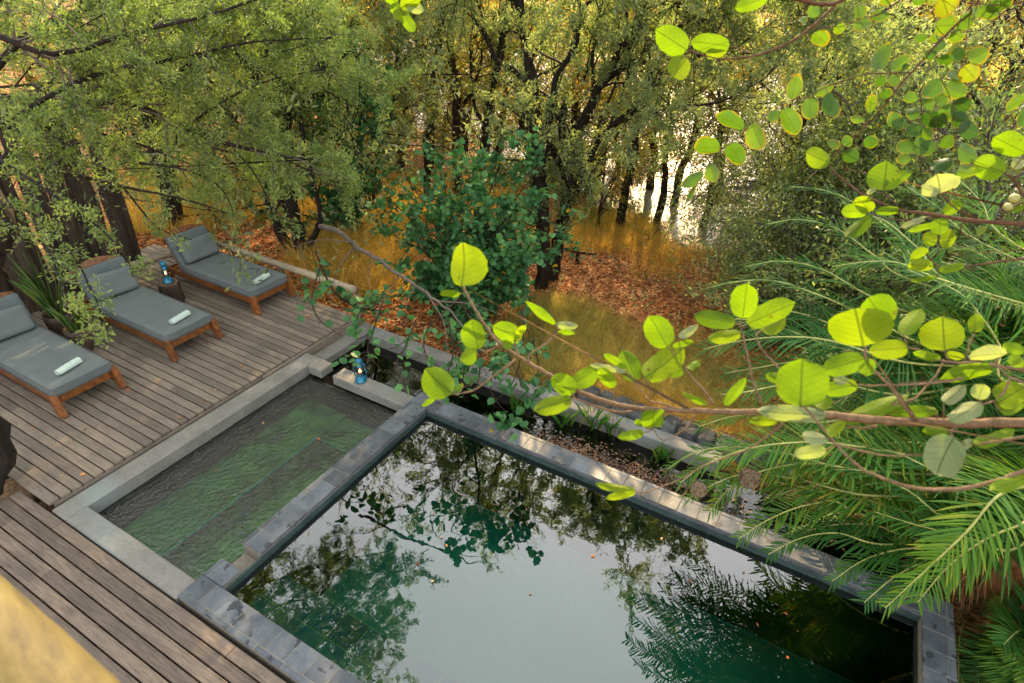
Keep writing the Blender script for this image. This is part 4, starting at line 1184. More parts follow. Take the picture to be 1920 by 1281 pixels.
bush_specs = [
    (940, 20.0, 'B2', 1.7), (1000, 18.6, 'B1', 1.4), (1060, 19.5, 'B2', 1.7), (1110, 18.2, 'B2', 1.3), (1150, 21.0, 'B1', 1.6), (1215, 24.0, 'B2', 1.5),
    (1570, 13.6, 'B1', 1.0), (1500, 10.4, 'B3', 0.7), (1490, 12.5, 'B1', 1.5), (1560, 10.8, 'B1', 1.2), (1650, 12.5, 'B3', 1.5), (1740, 11.0, 'B1', 1.4),
    (1830, 12.0, 'B1', 1.6), (1930, 10.5, 'B3', 1.5), (1500, 15.5, 'B2', 1.2),
    (250, 9.5, 'B3', 1.1), (340, 10.5, 'B2', 1.2), (420, 9.2, 'B3', 0.9), (480, 12.0, 'B2', 1.2), (600, 12.8, 'B2', 1.0), (130, 11.5, 'B2', 1.3), (30, 9.0, 'B3', 1.2), (700, 15.5, 'B2', 1.0), (770, 18.0, 'B2', 1.2), (830, 19.5, 'B2', 1.6), (880, 20.5, 'B1', 1.6),
]
BN = {'B1': 'silvery bush', 'B2': 'yellowing bush', 'B3': 'green bush'}
lb = sorted([q for q in bush_specs if q[0] < 900]); mbs = sorted([q for q in bush_specs if 900 < q[0] < 1300]); rb = sorted([q for q in bush_specs if q[0] >= 1300])
for lst, txt, grp in ((lb, 'from the left in the undergrowth behind the deck', 'bushes behind the deck'), (mbs, 'from the left of those growing at the water edge', 'bushes at the water edge'), (rb, 'from the left in the thicket behind the palms', 'bushes behind the palms')):
    for k, (u, y, key, s) in enumerate(lst):
        x = WY(u, 300, y)[0]
        put(PR[key], key, (x, y, float(gz(x, y)) - 0.05), s, SEEDREF.rand() * 6.28, 'bush', f'{BN[key]}, {ordw[k]} {txt}', 'bush', grp)

for k, (x, y, key, s_) in enumerate([(-13.4, 11.0, 'G3', 1.3), (-13.6, 4.4, 'G1', 1.35), (-12.2, 7.2, 'G3', 1.25), (-11.4, 9.6, 'G1', 1.3)]):
    put(PR[key], key, (x, y, float(gz(x, y))), s_, SEEDREF.rand() * 6.28, 'background_tree', f'tall {NT[key]} tree, {ordw[k]} counted outward from the log screen corner', 'tree', 'tall trees beside the log screen')

# ---- 3. broad leaved shrub in the centre ------------------------------------------
def broad(label, base, guides, seed, per, leaf=(0.085, 0.078), L=0.5, every=0.12, lvl=1, bark='bark_warm', trop=(0, 0, -0.03), name='broad_leaved_shrub', kids=3, dead=None, pale=None, spread=.9):
    t = Plant(seed)
    for g, r0, r1 in guides:
        P, R = t.limb(g, r0, r1, 5, 6)
        t.along(P, R, every, L, lvl, trop, spread, kids, None, 0.1, 0.22, 0.55)
    mb = MB(); r = t.r
    f = t.foliage(per, leaf[0], leaf[1], spread=0.035, up=0.1, hang=0.10, varc=0.5, varw=0.28, fold=0.14)
    root = empty(name, tuple(base), label, 'shrub')
    if 0 < t.fine.n < 20000: t.wood.merge(t.fine)
    par(t.wood.build('stem', M[bark], smooth=True), root)
    if t.fine.n: par(t.fine.build('twigs', M['bark_mid']), root)
    par(f.build('foliage', M['l_broad']), root)
    if dead:
        dm = MB()
        for g, r0, r1 in dead:
            P = smooth_line([D(*q) for q in g], 5); P = P + r.randn(*P.shape) * r0 * .25
            tube(dm, P, np.linspace(r0, r1, len(P)), 6, r.rand())
        par(dm.build('bare_branch', M['bark_grey'], smooth=True), root)
    print(label[:20], f.n)
    return root
sb = np.array([-5.15, 7.75, float(gz(-5.15, 7.75))])
def YY(u, v, y): return WY(u, v, y)
sg = []
for (u, v, y) in [(700, 350, 8.0), (760, 330, 8.2), (820, 300, 8.0), (880, 320, 7.7), (940, 300, 8.2), (1000, 330, 8.0), (1050, 400, 8.2), (1040, 470, 7.8),
                  (990, 520, 7.2), (930, 560, 6.8), (860, 480, 6.7), (800, 430, 6.8), (740, 450, 6.9), (760, 540, 6.6), (880, 620, 6.4), (960, 400, 7.2), (900, 380, 7.0), (820, 370, 7.1), (1000, 440, 7.0), (940, 480, 6.6), (840, 560, 6.4)]:
    e = YY(u, v, y); midp = sb * 0.45 + e * 0.55 + [0, 0, 0.35]
    sg.append(([sb, sb * 0.75 + midp * 0.25, midp, e], 0.028, 0.005))
broad('large dark green shrub with round leaves spreading beside the deck corner', sb, sg, 41, 34, (0.095, 0.090), 0.46, 0.15, 1, kids=3)
# hanging sprays over the corner post, trough and ledge
hg = []
for pts in ([(880, 640, 6.4), (900, 690, 6.2), (890, 740, 6.05)], [(940, 620, 6.4), (960, 680, 6.2), (985, 730, 6.05)], [(860, 650, 6.4), (870, 700, 6.2), (850, 745, 6.05)], [(1000, 640, 6.5), (1010, 690, 6.3), (1000, 730, 6.1)], [(900, 620, 6.5), (930, 660, 6.35), (950, 700, 6.2)], [(600, 500, 7.0), (585, 560, 6.7), (600, 600, 6.6), (640, 630, 6.55)],
            [(720, 560, 6.6), (700, 620, 6.5), (690, 660, 6.4), (720, 700, 6.3)], [(780, 600, 6.5), (760, 650, 6.4), (740, 690, 6.2), (760, 720, 6.1)],
            [(840, 600, 6.5), (850, 660, 6.4), (840, 710, 6.2), (880, 740, 6.1)], [(920, 600, 6.5), (930, 670, 6.3), (920, 730, 6.15), (945, 770, 6.1)],
            [(980, 580, 6.6), (980, 650, 6.4), (960, 720, 6.2), (930, 750, 6.1)], [(860, 560, 6.6), (800, 620, 6.4), (800, 670, 6.2), (830, 690, 6.1)]):
    hg.append(([D(*q) for q in pts], 0.010, 0.003))
hg.append(([np.array([-4.9, 6.9, -0.5]), D(900, 640, 6.9), D(860, 560, 6.6)], .02, .01))
hg.append(([np.array([-6.2, 6.9, -0.5]), D(640, 560, 7.3), D(590, 470, 7.2)], .02, .01))
broad('trailing round leaved sprays and grey dead branches hanging over the trough corner', (-5.0, 6.8, -0.5), hg, 42, 12, (0.095, 0.090), 0.24, 0.16, 1, kids=2,
      dead=[([(600, 425, 6.6), (640, 438, 6.5), (668, 462, 6.4), (700, 482, 6.3), (750, 515, 6.2), (800, 550, 6.1), (850, 590, 6.0)], .028, .011),
            ([(800, 550, 6.1), (830, 600, 6.0), (840, 660, 5.9)], .010, .002), ([(850, 590, 6.0), (880, 630, 5.9), (905, 680, 5.9)], .010, .002),
            ([(668, 462, 6.4), (640, 490, 6.4), (625, 530, 6.4)], .008, .002), ([(660, 455, 6.4), (600, 450, 6.3), (530, 470, 6.3)], .007, .002),
            ([(560, 455, 6.3), (570, 490, 6.3), (585, 520, 6.3)], .004, .001), ([(590, 452, 6.3), (600, 480, 6.3), (610, 505, 6.3)], .004, .001),
            ([(750, 515, 6.2), (720, 560, 6.2), (700, 600, 6.2)], .006, .002), ([(820, 565, 6.1), (880, 570, 6.0), (940, 590, 6.0)], .008, .002), ([(700, 482, 6.3), (690, 520, 6.2), (700, 570, 6.2)], .005, .001),
            ([(870, 620, 5.9), (930, 630, 5.9), (960, 650, 5.9)], .006, .001), ([(780, 535, 6.1), (760, 580, 6.0), (770, 640, 6.0)], .005, .001)])
# climber-like broad leaved bush at upper left middle
lg = []
lb0 = np.array([-9.6, 9.6, float(gz(-9.6, 9.6))])
for (u, v, y) in [(640, 100, 9.0), (690, 160, 9.2), (660, 230, 9.0), (700, 300, 9.2), (620, 320, 9.4), (560, 290, 9.2), (600, 200, 9.0), (720, 220, 9.6), (640, 380, 9.2), (480, 400, 8.8), (430, 430, 8.7), (600, 60, 9.2), (700, 90, 9.4)]:
    e = YY(u, v, y); midp = lb0 * 0.5 + e * 0.5 + [0, 0, 0.2]
    lg.append(([lb0, midp, e], 0.03, 0.006))
broad('dark round leaved shrub climbing between the trunks behind the railing', lb0, lg, 43, 16, (0.13, 0.12), 0.5, 0.22, 1, kids=3)

# ---- 4. palms ----------------------------------------------------------------------
def frond(mb_l, mb_r, P, Lmax, r, n=64, var=0.5, droop=0.25, dead=False, vang=0.55, twist=0.0):
    P = smooth_line(P, 10)
    seg = np.linalg.norm(np.diff(P, axis=0), axis=1); cum = np.concatenate([[0], np.cumsum(seg)]); T = cum[-1]
    tube(mb_r, P, np.linspace(0.014, 0.0035, len(P)), 5, r.rand())
    ts = np.linspace(0.10, 0.995, n)
    rows = []
    x = ts * T
    pts = np.stack([np.interp(x, cum, P[:, k]) for k in range(3)], 1)
    tg = np.gradient(P, axis=0); tan = nrm(np.stack([np.interp(x, cum, tg[:, k]) for k in range(3)], 1))
    upv = np.array([0, 0, 1.0]) + r.randn(3) * 0.12 + twist * RGT
    side = nrm(np.cross(tan, upv)); nn = nrm(np.cross(side, tan))
    prof = np.sin(np.clip(ts * 1.02, 0, 1) ** 0.75 * math.pi * 0.86 + 0.28) ** 0.7
    prof = np.nan_to_num(prof, nan=0.2)
    for s in (-1, 1):
        m = len(ts)
        fwd = 0.38 + 0.70 * ts[:, None] ** 1.5
        d0 = nrm(side * s + tan * fwd + nn * (vang * (1 - 0.5 * ts[:, None])) + r.randn(m, 3) * 0.11 + nn * (0.22 * np.sin(ts[:, None] * 90 + s)))
        L = 1.22 * Lmax * np.clip(prof, 0.25, 1) * (0.85 + 0.3 * r.rand(m)) * np.where(r.rand(m) < 0.05, 0.4, 1.0)
        W = 0.021 * (0.7 + 0.6 * r.rand(m)) * (0.6 + 0.4 * prof)
        g = np.array([0, 0, -1.0])
        base = pts
        d1 = nrm(d0 + g * droop * 0.5); d2 = nrm(d0 + g * droop * 1.3)
        A = base + d0 * L[:, None] * .3; B = A + d1 * L[:, None] * .4; C = B + d2 * L[:, None] * .3
        wv = nrm(np.cross(d0, nn)) 
        fn = nrm(np.cross(wv, d0))
        w = W[:, None]
        Vv = np.stack([base - wv * w * .25, base + wv * w * .25, A - wv * w * .5 , A - fn * w * .22, A + wv * w * .5, B - wv * w * .42, B - fn * w * .18, B + wv * w * .42, C], 1)
        b = np.arange(m)[:, None] * 9
        vv = np.clip(var + r.randn(m) * 0.10, 0, 1)
        tip = 0.15 if not dead else 0
        vvs = np.repeat(vv, 9).reshape(m, 9); vvs[:, 8] = np.clip(vvs[:, 8] + tip * 1.6, 0, 1)
        n0 = mb_l.n
        mb_l.add(Vv.reshape(-1, 3), np.vstack([b + [[2, 3, 6, 5]], b + [[3, 4, 7, 6]]]), vvs.ravel())
        for tri in ([0, 3, 2], [0, 1, 3], [1, 4, 3], [5, 6, 8], [6, 7, 8]):
            mb_l.F.append(b + np.array([tri]) + n0); mb_l.mi.append(np.zeros(m, int))

def palm(loc, label, guides, nrand, seed, crown, Lf=2.3, azr=None, elev=(0.2, 1.2), Lleaf=0.36, trunk=True, ndead=4):
    r = np.random.RandomState(seed)
    root = empty('date_palm', tuple(loc), label, 'palm', 'date palms on the right of the pool')
    crown = np.array(crown, float)
    k_l = []
    def one(P, Ll, var, dead=False, n=64, droop=0.22, vang=0.28):
        ml, mr = MB(), MB()
        frond(ml, mr, P, Ll, r, n, var, droop, dead, vang)
        fr = par(mr.build('frond', M['rachis_dry' if dead else 'rachis'], smooth=True), root)
        lf = ml.build('leaflets', M['l_palmdead' if dead else 'l_palm']); 
        lf.parent = fr
    for g in guides:
        P = [D(*q) for q in g[0]]
        # continue towards the crown
        P = P + [P[-1] * 0.45 + crown * 0.55 + np.array([0, 0, 0.12]), crown + r.randn(3) * 0.05]
        one(np.array(P)[::-1], g[1], g[2], n=g[3] if len(g) > 3 else 92, vang=g[4] if len(g) > 4 else 0.22)
    for q in range(nrand):
        az = (r.rand() * 2 * math.pi) if azr is None else azr[0] + (azr[1] - azr[0]) * (q + r.rand()) / nrand
        el = elev[0] + (elev[1] - elev[0]) * r.rand()
        L = Lf * (0.8 + 0.4 * r.rand())
        h = np.array([math.cos(az), math.sin(az), 0])
        t = np.linspace(0, 1, 7)[:, None]
        P = crown + h * (L * t * math.cos(el) * (1 - .08 * t)) + np.array([0, 0, 1]) * (L * (t * math.sin(el) - (0.30 + 0.42 * math.cos(el)) * t ** 2.2))
        one(P, Lleaf * (0.85 + 0.3 * r.rand()), 0.15 + 0.6 * r.rand(), n=78)
    for q in range(ndead):
        az = r.rand() * 6.28; h = np.array([math.cos(az), math.sin(az), 0]); L = Lf * 0.7
        t = np.linspace(0, 1, 7)[:, None]
        P = crown + h * L * 0.5 * np.sin(t * 1.6) + np.array([0, 0, -1]) * (L * 0.9 * t ** 1.6)
        P[:, 2] = np.maximum(P[:, 2], loc[2] + 0.05)
        one(P, 0.26, r.rand(), True, n=40, droop=0.6, vang=0.1)
    if trunk:
        mb = MB(); b0 = np.array(loc) - [0, 0, .2]
        P = smooth_line([b0, b0 * .5 + crown * .5 + r.randn(3) * .04, crown], 6)
        tube(mb, P, np.linspace(0.16, 0.13, len(P)), 10, cap=True, lumpy=0.18, rs=r)
        for q in range(40):
            f_ = r.rand(); c = P[int(f_ * (len(P) - 1))]; a_ = r.rand() * 6.28; dd = np.array([math.cos(a_), math.sin(a_), 1.1])
            tube(mb, [c + dd * [.1, .1, 0], c + dd * [.17, .17, .12], c + dd * [.22, .22, .22]], [.03, .02, .008], 5, r.rand())
        par(mb.build('trunk', M['rachis_dry']), root)
    return root

PG1 = [
    ([(1250, 880, 5.1), (1300, 850, 5.0), (1370, 838, 4.9), (1470, 850, 4.8), (1600, 880, 4.6)], 0.34, .55), ([(1290, 935, 5.0), (1345, 905, 4.9), (1400, 890, 4.9), (1500, 900, 4.8), (1640, 930, 4.6)], 0.32, .70),
    ([(1440, 1040, 4.8), (1500, 1010, 4.8), (1570, 1000, 4.7), (1680, 1020, 4.6)], 0.30, .30), ([(1560, 1090, 4.7), (1620, 1050, 4.6), (1690, 1030, 4.5), (1800, 1020, 4.4)], 0.32, .45),
    ([(1400, 900, 4.9), (1460, 905, 4.8), (1540, 925, 4.7), (1650, 970, 4.6)], 0.34, .5), ([(1500, 840, 4.9), (1580, 830, 4.8), (1680, 850, 4.7), (1800, 900, 4.5)], 0.40, .42),
    ([(1640, 960, 4.4), (1720, 985, 4.3), (1820, 1010, 4.2), (1900, 1030, 4.1)], 0.40, .5), ([(1720, 1130, 4.1), (1780, 1060, 4.0), (1850, 1010, 3.9), (1920, 980, 3.9)], 0.38, .62),
  # fronds traced from the photograph, tip first: (points, leaflet length, tone)
    ([(1660, 1140, 3.9), (1730, 1075, 3.8), (1810, 1000, 3.7), (1885, 922, 3.75)], 0.36, .72),
    ([(1556, 880, 4.6), (1625, 886, 4.5), (1705, 922, 4.4), (1785, 970, 4.4)], 0.40, .40),
    ([(1275, 905, 4.9), (1330, 868, 4.8), (1420, 838, 4.7), (1540, 830, 4.7), (1680, 850, 4.7)], 0.34, .66),
    ([(1385, 1010, 4.9), (1440, 975, 4.8), (1510, 948, 4.8), (1610, 935, 4.7), (1720, 960, 4.6)], 0.32, .66),
    ([(1620, 1130, 4.5), (1680, 1080, 4.5), (1760, 1040, 4.4), (1850, 1010, 4.3)], 0.32, .25),
    ([(1330, 960, 5.0), (1370, 915, 4.9), (1440, 880, 4.8), (1560, 870, 4.8)], 0.30, .75),
    ([(1500, 1000, 4.9), (1560, 985, 4.8), (1640, 985, 4.7), (1740, 1010, 4.6)], 0.30, .35),
]
PG2 = [
    ([(1325, 540, 5.6), (1385, 528, 5.5), (1450, 527, 5.4), (1520, 548, 5.3), (1620, 590, 5.2), (1740, 650, 5.1)], 0.47, .35),
    ([(1320, 655, 5.3), (1385, 640, 5.2), (1470, 632, 5.1), (1560, 640, 5.0), (1700, 680, 4.9)], 0.45, .40),
    ([(1350, 740, 5.1), (1400, 735, 5.0), (1470, 722, 5.0), (1570, 720, 4.9), (1700, 740, 4.9)], 0.40, .45),
    ([(1310, 800, 5.2), (1380, 780, 5.1), (1460, 778, 5.0), (1560, 790, 4.9)], 0.32, .65),
    ([(1440, 610, 5.6), (1520, 590, 5.5), (1600, 600, 5.4), (1700, 640, 5.2)], 0.36, .30),
]
PG2 += [([(1380, 590, 5.7), (1430, 580, 5.6), (1500, 588, 5.5), (1600, 620, 5.3)], 0.42, .30), ([(1360, 700, 5.4), (1420, 690, 5.3), (1500, 680, 5.2), (1620, 700, 5.0)], 0.42, .38),
    ([(1400, 500, 5.9), (1460, 490, 5.8), (1540, 505, 5.6), (1640, 560, 5.4)], 0.44, .45), ([(1340, 600, 5.6), (1400, 600, 5.5), (1480, 620, 5.4), (1600, 660, 5.2)], 0.40, .25)]
PG3 = [
    ([(1700, 505, 4.6), (1795, 547, 4.5), (1840, 595, 4.4), (1875, 650, 4.4), (1900, 720, 4.4)], 0.48, .45),
    ([(1440, 420, 6.0), (1500, 412, 5.9), (1570, 430, 5.8), (1640, 480, 5.6), (1720, 530, 5.4)], 0.42, .50),
    ([(1480, 350, 6.2), (1540, 356, 6.1), (1600, 380, 5.9), (1680, 440, 5.7), (1760, 520, 5.5)], 0.42, .40),
    ([(1600, 420, 5.6), (1650, 410, 5.5), (1720, 465, 5.4), (1800, 540, 5.2)], 0.40, .55),
    ([(1560, 500, 5.4), (1630, 491, 5.3), (1690, 495, 5.2), (1780, 530, 5.1)], 0.42, .62),
    ([(1790, 330, 5.4), (1840, 380, 5.3), (1890, 450, 5.2)], 0.46, .6),
    ([(1700, 350, 5.8), (1760, 390, 5.7), (1830, 450, 5.6)], 0.42, .5),
]
palm((2.45, 5.6, -0.4), 'palm with fronds arching low over the slate pool edge', PG1, 20, 51, (2.45, 5.6, 0.95), 2.5, (1.0, 3.45), (0.0, 0.9), 0.38, ndead=6)
palm((2.3, 7.3, -0.6), 'palm behind the trough with level fronds reaching toward the grass', PG2, 26, 52, (2.3, 7.2, 1.1), 2.6, (1.0, 4.6), (0.2, 1.1), 0.38)
palm((3.6, 7.0, -0.6), 'tallest palm at the right edge with upright bright fronds', PG3, 30, 53, (3.5, 6.9, 1.7), 2.8, (0.8, 5.0), (0.3, 1.35), 0.42)
palm((3.4, 9.4, -0.8), 'palm standing farthest back in front of the grey thicket', [], 22, 54, (3.4, 9.4, 1.0), 2.6, (0.5, 5.4), (0.2, 1.3), 0.40, ndead=2)
palm((2.42, 4.98, -0.5), 'low dark palm in the lower right corner beside the pool end', [], 40, 55, (2.42, 4.98, -0.12), 0.95, (-2.1, 0.9), (0.0, 1.0), 0.28, ndead=8)

# ---- weaver nests
def nest(loc, label, s, seed):
    mb = MB(); r = np.random.RandomState(seed)
    for q in range(900):
        th = math.acos(1 - 2 * r.rand()); ph = r.rand() * 6.28
        n_ = np.array([math.sin(th) * math.cos(ph), math.sin(th) * math.sin(ph), math.cos(th)])
        c = n_ * s * np.array([1, 1, 0.85]) * (0.86 + 0.14 * r.rand()); d = nrm(np.cross(n_, r.randn(3)))
        l_ = s * (0.5 + 0.7 * r.rand())
        a, b_ = c - d * l_ * .5, c + d * l_ * .5
        w = np.cross(d, n_) * 0.0022
        mb.add([a - w, b_ - w, c * 1.08 + d * 0 + w, c * 1.08 - d * .2 * l_ + w], [[0, 1, 2, 3]], r.rand())
    lathe(mb, np.array([(0, -s * .7), (s * .6, -s * .5), (s * .86, 0), (s * .6, s * .55), (0, s * .75)]), 14)
    o = mb.build('weaver_nest', M['rope']); o.location = loc
    return tag(o, label, 'bird nest', 'weaver nests hanging in the palm fronds')
nest(tuple(D(1405, 897, 4.55)), 'brown woven bird nest on the palm fronds, the right hand and darker one', 0.075, 1)
nest(tuple(D(1310, 918, 4.6)), 'pale ragged bird nest hanging over the trough, nearer the pool edge', 0.06, 2)

# ---- 5. foreground branches with large round leaves ----------------------------------
def outline(t):
    return np.maximum(1 - np.abs(2 * t - 1 + 0.06) ** 2.3, 0) ** 0.5
def big_leaf(mb, base, tip, w, var, r, roll=None, oval=False, curl=None, petiole=None):
    base = np.array(base); tip = np.array(tip)
    L = np.linalg.norm(tip - base); d = (tip - base) / L
    view = nrm((base + tip) / 2 - CAMPOS)
    side = nrm(np.cross(d, view)); nv = nrm(np.cross(side, d))
    roll = r.randn() * 0.33 if roll is None else roll
    roll = max(-0.8, min(0.8, roll))
    s2 = side * math.cos(roll) + nv * math.sin(roll); n2 = np.cross(s2, d)
    W = w / math.cos(roll)
    nt_, ns = 13, 9
    t = 0.5 - 0.5 * np.cos(np.linspace(0, 1, nt_) * math.pi); t = 0.6 * t + 0.4 * np.linspace(0, 1, nt_); s = np.linspace(-1, 1, ns)
    prof = (np.maximum(1 - np.abs(2 * t - 1) ** 2.0, 0) ** 0.6 if oval else outline(t)); prof[0] = 0.05; prof[-1] = 0.08
    fold = 0.12 + 0.22 * r.rand(); cu = (0.28 * r.rand() - 0.04) if curl is None else curl
    wav = r.rand() * 6; wa = 0.015 + 0.03 * r.rand(); asym = 1 + 0.08 * r.randn()
    Vv = []; UV = []; 
    for i_, tt in enumerate(t):
        for ss in s:
            hw = prof[i_] * W * 0.5 * (asym if ss > 0 else 2 - asym) * (1 + 0.025 * math.sin(tt * 25 + wav * ss))
            p = base + d * L * tt + s2 * hw * ss + n2 * (abs(ss) ** 1.3 * fold * hw - cu * L * (tt - .5) ** 2 * 1.5 + wa * L * math.sin(tt * 9 + wav) * ss * abs(ss))
            Vv.append(p); UV.append((ss * prof[i_] * 0.5, tt))
    i, j = np.meshgrid(np.arange(nt_ - 1), np.arange(ns - 1), indexing='ij'); k = (i * ns + j).ravel()
    mb.add(Vv, np.stack([k, k + 1, k + ns + 1, k + ns], 1), var, 0, UV)

def Zf(ox, oy, sc):
    return lambda x, y: (ox + x / sc, oy + y / sc)
Z1 = Zf(780, 440, 3.558); Z2 = Zf(1200, 500, 4.928); Z3 = Zf(1540, 500, 4.926); Z4 = Zf(1380, 740, 3.556); Z5 = Zf(1200, 0, 2.667); Z6 = Zf(1020, 740, 4.8); Z7 = Zf(1460, 230, 4.133); Z8 = Zf(1560, 0, 5.333)
SCL = {Z1: 3.558, Z2: 4.928, Z3: 4.926, Z4: 3.556, Z5: 2.667, Z6: 4.8, Z7: 4.133, Z8: 5.333}
def read(Z, txt):
    return [(Z, *[float(x) for x in row.split(',')]) for row in txt.split()]
# leaves: base x,y, tip x,y, width, tone
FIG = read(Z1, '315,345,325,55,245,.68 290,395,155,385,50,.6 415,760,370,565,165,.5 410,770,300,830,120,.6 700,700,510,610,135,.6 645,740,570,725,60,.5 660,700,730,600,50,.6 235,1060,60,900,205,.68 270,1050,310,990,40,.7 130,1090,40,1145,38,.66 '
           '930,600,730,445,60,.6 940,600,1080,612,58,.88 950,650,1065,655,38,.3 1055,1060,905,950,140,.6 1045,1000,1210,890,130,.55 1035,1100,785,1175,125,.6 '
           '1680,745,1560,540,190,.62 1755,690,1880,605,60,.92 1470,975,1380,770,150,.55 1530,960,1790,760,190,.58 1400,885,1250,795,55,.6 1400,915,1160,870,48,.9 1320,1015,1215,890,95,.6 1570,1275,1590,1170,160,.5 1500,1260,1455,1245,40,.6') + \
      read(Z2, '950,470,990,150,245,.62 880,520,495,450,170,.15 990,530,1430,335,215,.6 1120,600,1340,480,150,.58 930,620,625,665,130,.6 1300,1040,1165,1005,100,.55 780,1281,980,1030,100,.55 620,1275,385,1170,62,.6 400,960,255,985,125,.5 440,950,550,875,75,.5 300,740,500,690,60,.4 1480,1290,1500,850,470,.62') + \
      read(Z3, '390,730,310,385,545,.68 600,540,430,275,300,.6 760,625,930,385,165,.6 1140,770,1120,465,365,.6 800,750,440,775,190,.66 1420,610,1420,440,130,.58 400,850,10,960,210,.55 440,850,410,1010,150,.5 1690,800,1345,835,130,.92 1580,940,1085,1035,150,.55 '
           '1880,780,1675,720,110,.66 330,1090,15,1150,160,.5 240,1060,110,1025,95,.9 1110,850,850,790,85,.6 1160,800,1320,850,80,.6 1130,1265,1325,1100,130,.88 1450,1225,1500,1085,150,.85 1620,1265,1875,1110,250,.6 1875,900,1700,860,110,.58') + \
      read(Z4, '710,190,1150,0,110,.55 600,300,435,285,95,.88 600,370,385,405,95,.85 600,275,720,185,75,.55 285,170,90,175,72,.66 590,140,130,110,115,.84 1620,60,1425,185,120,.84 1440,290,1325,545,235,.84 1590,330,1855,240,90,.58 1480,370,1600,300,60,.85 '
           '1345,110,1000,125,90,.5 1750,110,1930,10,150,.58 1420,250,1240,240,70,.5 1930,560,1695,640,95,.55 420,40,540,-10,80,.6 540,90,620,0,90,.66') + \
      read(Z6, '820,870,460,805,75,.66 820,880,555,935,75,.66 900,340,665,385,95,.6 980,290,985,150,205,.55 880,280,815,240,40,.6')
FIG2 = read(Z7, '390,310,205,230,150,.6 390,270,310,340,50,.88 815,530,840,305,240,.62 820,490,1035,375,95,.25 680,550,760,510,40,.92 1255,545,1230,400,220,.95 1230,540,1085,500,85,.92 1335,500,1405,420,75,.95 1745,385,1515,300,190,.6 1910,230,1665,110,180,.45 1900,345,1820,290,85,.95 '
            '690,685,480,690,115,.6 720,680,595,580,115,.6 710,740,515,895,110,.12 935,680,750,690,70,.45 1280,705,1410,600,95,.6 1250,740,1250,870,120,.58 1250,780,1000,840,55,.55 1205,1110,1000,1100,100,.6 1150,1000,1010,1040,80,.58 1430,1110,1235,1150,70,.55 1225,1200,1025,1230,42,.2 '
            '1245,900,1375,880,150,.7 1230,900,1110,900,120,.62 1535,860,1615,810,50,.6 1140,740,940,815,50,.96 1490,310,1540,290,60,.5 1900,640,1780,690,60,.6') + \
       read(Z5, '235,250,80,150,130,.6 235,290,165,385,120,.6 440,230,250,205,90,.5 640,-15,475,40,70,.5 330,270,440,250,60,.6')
STEM = [  # (Z, points, r0 px-ish -> metres, r1, d0, d1)
    (Z1, '315,345 340,400 420,540 500,660 570,735 680,810 760,860 900,940 1060,1030 1200,1090 1350,1135 1500,1160 1850,1175', .0034, .0078, 1.34, 1.26),
    (Z4, '-285,104 -150,112 0,116 150,114 350,118 560,125 850,165 1180,180 1500,190 1920,185 2400,170', .0075, .0135, 1.26, 1.12),
    (Z1, '545,745 470,780 415,760', .003, .002, 1.30, 1.31), (Z1, '665,835 560,910 430,1010 350,1050 240,1065', .0035, .002, 1.29, 1.28), (Z1, '690,800 665,760 655,700', .0025, .002, 1.29, 1.30),
    (Z1, '755,850 760,800 850,740 940,660 945,620', .003, .002, 1.29, 1.32), (Z1, '1440,1180 1350,1185 1200,1150 1060,1090 1040,1050', .003, .002, 1.26, 1.25), (Z1, '1740,1165 1650,1130 1560,1110 1500,1040 1465,985', .0035, .002, 1.26, 1.28),
    (Z1, '1560,1100 1560,1030 1535,965', .002, .0015, 1.27, 1.28), (Z1, '1320,1110 1320,1060 1310,1010', .002, .0015, 1.27, 1.28),
    (Z2, '1130,1281 1050,1080 1010,900 960,680 920,530', .0035, .0025, 1.22, 1.24), (Z2, '1330,990 1200,850 1110,740 1075,640 1120,590', .003, .002, 1.25, 1.30), (Z2, '680,1281 600,1150 480,1020 390,900', .003, .002, 1.25, 1.28),
    (Z3, '400,735 420,860 540,1010 620,1090 690,1180 760,1281 890,1420', .003, .0045, 1.12, 1.15), (Z3, '800,750 900,770 1000,830 1120,870 1280,890 1400,890 1700,930 1900,960', .0025, .005, 1.2, 1.15),
    (Z3, '1420,620 1370,700 1330,870', .002, .0025, 1.2, 1.19), (Z3, '1120,900 1050,1020 960,1120 850,1220 650,1275', .0025, .003, 1.19, 1.15), (Z3, '330,1090 500,1100 800,1090 1080,1070 1300,1030', .002, .0035, 1.16, 1.16),
    (Z3, '1600,870 1720,1010 1900,1085', .0025, .0035, 1.12, 1.1), (Z3, '1740,1050 1680,1170 1600,1240 1500,1270', .003, .002, 1.11, 1.11), (Z3, '1140,770 1150,830 1200,880', .0015, .002, 1.18, 1.18),
    (Z4, '430,50 560,200 700,370 830,490 980,560 1180,620 1350,635 1550,620 1750,570 1920,510 2300,400', .0025, .0055, 1.05, 1.0), (Z4, '660,330 850,380 1050,410 1280,400', .0025, .002, 1.07, 1.1), (Z4, '1590,335 1750,310 1960,275', .0025, .0035, 1.08, 1.05),
    (Z4, '940,210 820,225 700,205', .004, .0025, 1.2, 1.2), (Z4, '1095,50 1150,105 1185,165', .002, .004, 1.16, 1.15), (Z4, '1500,200 1440,240 1435,300', .0025, .002, 1.13, 1.08),
    (Z4, '-640,660 -430,590 -178,460 0,400 150,320 320,190', .0015, .0032, 1.30, 1.24), (Z6, '790,150 650,150 400,80 250,30', .0025, .0015, 1.25, 1.25), (Z6, '1360,180 1270,300 1130,400 1050,400 980,310', .0028, .0015, 1.24, 1.22), (Z6, '820,875 900,885 960,880', .0015, .0015, 1.29, 1.29),
]
